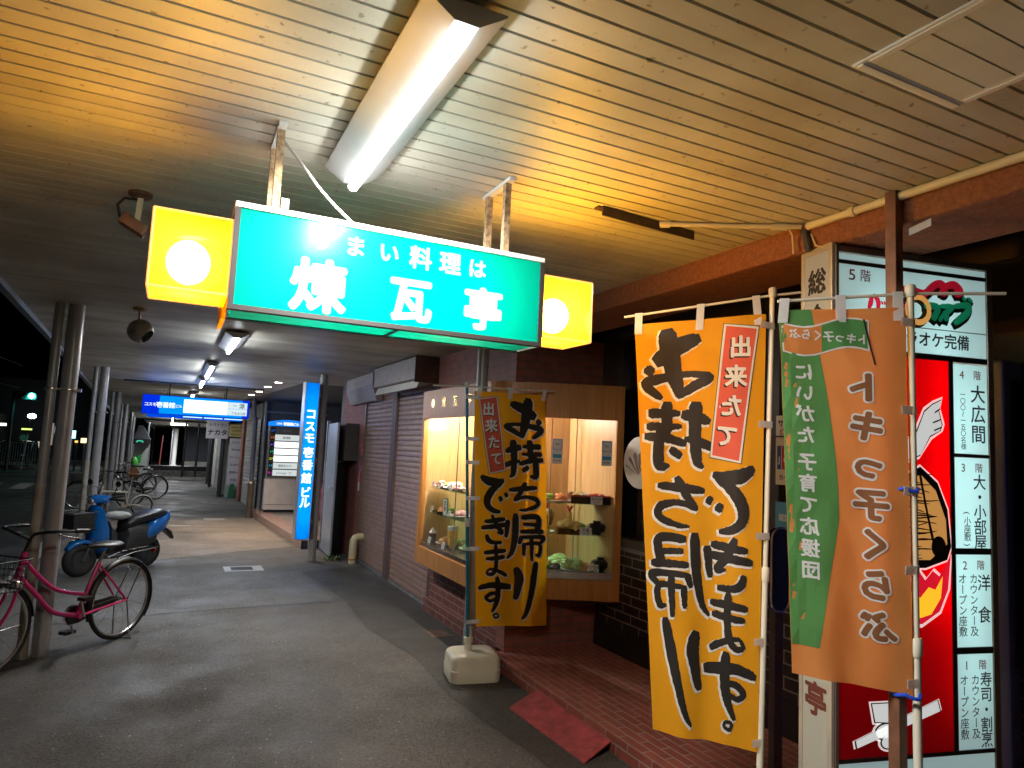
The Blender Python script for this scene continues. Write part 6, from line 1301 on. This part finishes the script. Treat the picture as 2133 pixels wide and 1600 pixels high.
def city_bike(label, x, y_, heading, col, wb=1.05, r=.295, steer=0, group=None, dark=m_black, seat=.80, low=True, bar=True):
    t = thing('bicycle', label, 'bicycle', (x, y_, 0), math.radians(heading), group=group)
    wheel(t, 0, r, 'rear_wheel'); wheel(t, wb, r, 'front_wheel')
    zc = r + .017; hx = wb - .20; bb = V((.41, 0, .27)); ht = V((hx - .01, 0, .80)); hb = V((hx + .035, 0, .62)); st = V((.25, 0, seat - .1))
    mb = MB()
    mb.tube([ht, hb], .019, 10); mb.tube([bb, st], .017, 10)
    if low:
        mb.tube(curve([hb + V((-.005, 0, .03)), V((hx - .12, 0, .5)), V((hx - .28, 0, .34)), bb]), .017, 10)
        mb.tube(curve([ht + V((.005, 0, -.05)), V((hx - .13, 0, .62)), V((hx - .3, 0, .49)), V((.37, 0, .42))]), .0145, 10)
    else:
        mb.tube([hb, bb], .017, 10); mb.tube([ht + V((0, 0, -.04)), st], .015, 10)
    for s_ in (-1, 1):
        mb.tube([bb + V((0, s_ * .03, 0)), (0, s_ * .055, zc)], .0105, 8); mb.tube([st + V((0, s_ * .02, -.03)), (0, s_ * .055, zc)], .0085, 8)
        mb.tube(curve([hb + V((.005, s_ * .03, -.02)), V((wb - .11, s_ * .05, .46)), V((wb - .03, s_ * .052, zc + .03)), V((wb, s_ * .052, zc))]), .0105, 8)
    mb.tube([bb + V((0, -.04, 0)), bb + V((0, .04, 0))], .022, 10)
    mb.build('frame', col, t, True, bend=False)
    fender(t, 0, r, -20, 215, dark); fender(t, wb, r, 20, 175, dark)
    s = MB(); s.tube([st, (.215, 0, seat - .02)], .012, 8); s.build('seat_post', m_chrome, t, True, bend=False)
    mb = MB(); rings = []
    for k, (xx, w_, h_) in enumerate(((.08, .02, .01), (.1, .08, .03), (.17, .1, .045), (.26, .07, .04), (.34, .03, .035), (.37, .012, .01))):
        rings.append([(xx, w_ * math.cos(a), seat + .03 + h_ * .6 * math.sin(a) - .02 * (k == 0)) for a in [2 * PI * j / 12 for j in range(12)]])
    loft(mb, rings).build('saddle', dark, t, True, bend=False)
    # handlebar: raised, swept back
    mb = MB(); stem = ht + V((-.03, 0, .08)); mb.tube([ht, stem], .013, 8)
    for s_ in (-1, 1): mb.tube(curve([stem, stem + V((.05, s_ * .1, .05)), stem + V((.02, s_ * .22, .07)), stem + V((-.12, s_ * .26, .065)), stem + V((-.2, s_ * .26, .06))]), .011, 8)
    mb.build('handlebar', dark if not bar else m_chrome, t, True, bend=False)
    for s_ in (-1, 1):
        MB().tube([stem + V((-.11, s_ * .26, .066)), stem + V((-.22, s_ * .26, .058))], .016, 10).build('grip', m_black, t, True, bend=False)
        MB().tube(curve([stem + V((.0, s_ * .24, .05)), stem + V((-.06, s_ * .25, .03)), stem + V((-.15, s_ * .25, .01))]), .006, 6).build('brake_lever', m_chrome, t, True, bend=False)
    mb = MB()
    for s_ in (-1, 1): mb.tube([(.12, s_ * .05, seat - .09), (-.02, s_ * .055, seat - .06), (-.3, s_ * .05, seat - .05)], .005, 6); mb.tube([(-.2, s_ * .05, seat - .055), (0, s_ * .06, zc)], .004, 6)
    for k in range(4): mb.tube([(-.28 + .1 * k, -.05, seat - .052), (-.28 + .1 * k, .05, seat - .052)], .004, 6)
    mb.build('rear_rack', dark if dark != m_ivory else m_dsteel, t, True, bend=False)
    basket(t, hx + .1, hx + .34, .14, .58, .78, m_black)
    mb = MB(); mb.prism([(.47, -.05, .25), (.44, -.05, .34), (.36, -.05, .34), (0.0, -.05, .345), (0.0, -.05, .29), (.36, -.05, .2), (.44, -.05, .2)], (0, .02, 0)); mb.build('chain_guard', m_black, t, bend=False, bevel=.008)
    mb = MB(); mb.tube([(bb.x, -.07, bb.z), (bb.x - .06, -.08, bb.z - .15)], .009, 6); mb.tube([(bb.x, .07, bb.z), (bb.x + .06, .08, bb.z + .15)], .009, 6); mb.lathe([(.075, -.004), (.075, .004)], (bb.x, -.045, bb.z), 20, (0, 1, 0)); mb.build('crank', m_chrome, t, True, bend=False)
    for xx, yy, zz in ((bb.x - .06, -.13, bb.z - .15), (bb.x + .06, .13, bb.z + .15)): MB().box(xx - .045, xx + .045, yy - .035, yy + .035, zz - .012, zz + .012).build('pedal', m_black, t, bend=False)
    mb = MB(); 
    for s_ in (-1, 1): mb.tube([(.0, s_ * .06, zc), (-.035, s_ * .08, .04), (-.04, s_ * .1, .006)], .006, 6)
    mb.tube([(-.04, -.1, .008), (-.04, .1, .008)], .006, 6); mb.build('kickstand', m_steel, t, True, bend=False)
    mb = MB(); mb.lathe([(.028, 0), (.03, .03), (.012, .06)], (wb - .1, .06, .6), 14, (-1, 0, 0)); mb.build('front_lamp', m_chrome, t, True, bend=False)
    MB().lathe([(.022, 0), (.018, .02)], (-.3, 0, seat - .075), 12, (-1, 0, 0)).build('rear_reflector', M('red_lens', (.4, .02, .02), rough=.2), t, True, bend=False)
    return t
m_pink = M('magenta_paint', (.62, .018, .19), rough=.25, coat=.6, var=.05)
city_bike('magenta step-through bicycle with black saddle parked against the nearest canopy post', -.25, 6.46, 229.5, m_pink, bar=False, wb=1.1, seat=.74)
m_olive = M('olive_paint', (.12, .11, .09), rough=.4, var=.2)
city_bike('dark olive city bicycle with rear wheel towards the walkway beyond the folding bicycle', -.26, 21.4, 196, m_olive, wb=1.08, r=.31)
city_bike('black bicycle with front basket mostly hidden behind the olive bicycle', -.55, 23.6, 205, m_black, wb=1.05)
city_bike('grey bicycle with chrome handlebar parked nearest behind the white folding bicycle', -.75, 18.6, 200, M('grey_paint', (.2, .2, .2), rough=.35), wb=1.05)
# folding bicycle
t = thing('folding_bicycle', 'small cream folding bicycle with little wheels and brown saddle beyond the scooter', 'bicycle', (-.42, 16.6, 0), math.radians(200))
m_crm = M('cream_frame', (.62, .58, .46), rough=.35)
wheel(t, 0, .2, 'rear_wheel'); wheel(t, .92, .2, 'front_wheel', rim=m_crm)
mb = MB(); mb.tube([(.0, .05, .217), (.3, .03, .25), (.34, 0, .52)], .013, 8); mb.tube([(.0, -.05, .217), (.3, -.03, .25)], .013, 8); mb.tube([(.3, 0, .24), (.26, 0, .62)], .016, 8); mb.tube([(.3, 0, .5), (.8, 0, .52)], .022, 10); mb.tube([(.8, 0, .46), (.77, 0, .64)], .02, 8)
for s_ in (-1, 1): mb.tube([(.8, s_ * .02, .46), (.84, s_ * .045, .4), (.92, s_ * .045, .217)], .011, 8)
mb.build('frame', m_crm, t, True, bend=False); fender(t, 0, .2, -10, 170, m_crm); fender(t, .92, .2, 20, 160, m_crm)
MB().tube([(.26, 0, .6), (.22, 0, .84)], .013, 8).build('seat_post', m_chrome, t, True, bend=False)
mb = MB(); loft(mb, [[(xx, w_ * math.cos(a), .87 + h_ * math.sin(a)) for a in [2 * PI * j / 12 for j in range(12)]] for xx, w_, h_ in ((.08, .02, .01), (.12, .08, .03), (.2, .09, .035), (.3, .04, .025), (.36, .012, .01))]).build('saddle', M('brown_leather', (.2, .07, .03), rough=.35), t, True, bend=False)
mb = MB(); mb.tube([(.77, 0, .62), (.72, 0, .92)], .013, 8); mb.tube([(.66, -.25, .95), (.72, -.1, .93), (.72, .1, .93), (.66, .25, .95)], .011, 8); mb.build('handlebar', m_chrome, t, True, bend=False)
MB().box(.42, .6, -.02, .02, .56, .74).build('frame_bag', M('grey_bag', (.35, .35, .3), rough=.6), t, bend=False)
mb = MB(); mb.lathe([(.07, -.004), (.07, .004)], (.32, -.05, .25), 18, (0, 1, 0)); mb.tube([(.32, -.06, .25), (.28, -.08, .12)], .008, 6); mb.build('crank', m_chrome, t, True, bend=False)
MB().tube([(.05, .06, .2), (.0, .12, .01)], .007, 6).build('kickstand', m_steel, t, True, bend=False)

# ------------------------------------------------------------------ scooter
sc = thing('motor_scooter', 'blue motor scooter with black seat and front basket parked behind the nearest post', 'scooter', (-.16, 9.86, 0), math.radians(221)); sc.scale = (.88, .88, .86)
m_sb = M('scooter_blue', (.005, .13, .48), rough=.2, coat=.8, var=.04); m_sg = M('scooter_grey', (.035, .036, .04), rough=.45)
def swheel(x, nm):
    o = MB().tube([(x + .165 * math.cos(a), 0, .225 + .165 * math.sin(a)) for a in [2 * PI * k / 32 for k in range(32)]], .06, 10, True).build(nm, m_rubber, sc, True, bend=False)
    MB().lathe([(.115, -.04), (.12, 0), (.115, .04)], (x, 0, .225), 20, (0, 1, 0)).build('rim', m_dsteel, o, True, bend=False)
swheel(0, 'rear_wheel'); swheel(.98, 'front_wheel')
def loftx(secs, n=14):       # sections along x: (x, half width, z bottom, z top)
    mb = MB(); rings = []
    for x, w_, z0, z1 in secs:
        zc, h_ = (z0 + z1) / 2, (z1 - z0) / 2
        rings.append([(x, w_ * (abs(math.cos(a)) ** .7) * (1 if math.cos(a) > 0 else -1), zc + h_ * (abs(math.sin(a)) ** .7) * (1 if math.sin(a) > 0 else -1)) for a in [2 * PI * j / n for j in range(n)]])
    return loft(mb, rings)
loftx([(-.33, .03, .66, .78), (-.28, .1, .58, .79), (-.16, .155, .47, .77), (-.02, .165, .41, .70), (.1, .172, .38, .62), (.16, .16, .40, .5)]).build('tail_cowl', m_sb, sc, True, bend=False)
loftx([(-.05, .14, .33, .60), (.1, .165, .28, .66), (.25, .17, .25, .66), (.4, .16, .22, .62), (.43, .13, .22, .5)]).build('side_cover', m_sg, sc, True, bend=False)
loftx([(-.24, .09, .72, .80), (-.15, .135, .70, .83), (.0, .15, .68, .82), (.15, .15, .65, .79), (.3, .14, .60, .76), (.4, .12, .56, .71), (.44, .06, .56, .66)]).build('seat', m_black, sc, True, bend=False)
loftx([(.4, .16, .2, .27), (.6, .17, .2, .27), (.75, .16, .21, .3)]).build('foot_board', m_sg, sc, True, bend=False)
# leg shield: leaning panel
mb = MB(); mb.prism([(.70, -.18, .25), (.80, -.2, .5), (.76, -.2, .72), (.74, -.12, .9), (.8, -.12, .9), (.84, -.2, .7), (.9, -.18, .5), (.86, -.16, .3)], (0, .01, 0)); bmesh.ops.delete(mb.bm, geom=mb.bm.verts[:], context='VERTS')
loftx([(.70, .12, .3, .55), (.74, .2, .26, .72), (.80, .19, .3, .92), (.86, .12, .42, .94), (.9, .04, .52, .8)]).build('leg_shield', m_sb, sc, True, bend=False)
loftx([(.56, .13, .3, .58), (.66, .19, .26, .66), (.705, .2, .25, .74)]).build('inner_panel', m_sg, sc, True, bend=False)
loftx([(.78, .05, .36, .42), (.85, .075, .4, .46), (.98, .085, .44, .50), (1.1, .07, .40, .47), (1.17, .04, .35, .40)]).build('front_mudguard', m_sb, sc, True, bend=False)
mb = MB()
for s_ in (-1, 1): mb.tube([(.86, s_ * .06, .5), (.98, s_ * .075, .225)], .018, 8)
mb.build('fork', m_dsteel, sc, True, bend=False)
loftx([(.68, .12, 1.0, 1.04), (.74, .18, .96, 1.07), (.82, .13, .95, 1.07), (.9, .06, .97, 1.03)]).build('handlebar_cowl', m_sb, sc, True, bend=False)
MB().tube([(.79, 0, .88), (.77, 0, 1.0)], .04, 12).build('steering_column', m_sg, sc, True, bend=False)
for s_ in (-1, 1):
    MB().tube([(.76, s_ * .15, 1.02), (.68, s_ * .34, 1.01)], .016, 10).build('grip', m_black, sc, True, bend=False)
    m_ = MB().tube([(.76, s_ * .2, 1.03), (.74, s_ * .26, 1.2)], .006, 6).ball((.74, s_ * .27, 1.23), .055, .3, 1, .75, 2).build('mirror', m_black, sc, True, bend=False)
MB().ball((.9, 0, .985), .055, .6, 1, .8, 2).build('headlight', m_chrome, sc, True, bend=False)
mb = MB(); mb.box(.9, 1.2, -.17, .17, .62, .63)
basket(sc, .93, 1.22, .16, .64, .86, m_black); mb.build('basket_floor', m_black, sc, bend=False)
MB().box(.935, 1.215, -.158, .158, .645, .84).build('basket_liner', M('dark_liner', (.02, .02, .02), rough=.8), sc, bend=False)
loftx([(-.42, .05, .36, .4), (-.36, .07, .42, .5), (-.25, .08, .5, .56), (-.1, .07, .5, .55)]).build('rear_mudguard', m_black, sc, True, bend=False)
loftx([(-.2, .05, .14, .3), (-.05, .07, .13, .34), (.2, .08, .16, .34), (.35, .06, .2, .3)]).xform(Matrix.Translation((0, -.12, 0))).build('engine_cover', m_dsteel, sc, True, bend=False)
MB().tube([(.25, -.14, .2), (.0, -.15, .22), (-.16, -.15, .24)], [.02, .045, .04], 12).build('muffler', m_dsteel, sc, True, bend=False)
MB().tube([(.38, .05, .2), (.33, .14, .01)], .01, 8).tube([(.38, -.05, .2), (.33, -.14, .01)], .01, 8).build('centre_stand', m_steel, sc, True, bend=False)
MB().lathe([(.03, 0), (.025, .025)], (-.3, 0, .64), 12, (-1, 0, 0)).build('tail_lamp', M('red_lens', (.4, .02, .02), rough=.2), sc, True, bend=False)
mb = MB(); mb.ball((.42, .02, .76), .12, 1.1, 1.3, .45, 3); mb.jit(.006, 4); 
t = thing('scooter_cover', 'crumpled pale sheet lying on the scooter foot board', 'sheet', (-.42, 9.63, .6))
mb2 = MB(); mb2.ball((-.49, 9.56, .66), .12, 1.2, 1.1, .4, 3).jit(.008, 4).build('sheet', M('pale_sheet', (.36, .38, .36), rough=.6), t, True)
mb.bm.free()

for o in bpy.data.objects:
    if '_o' in o: del o['_o']
for m in MATS.values(): pass
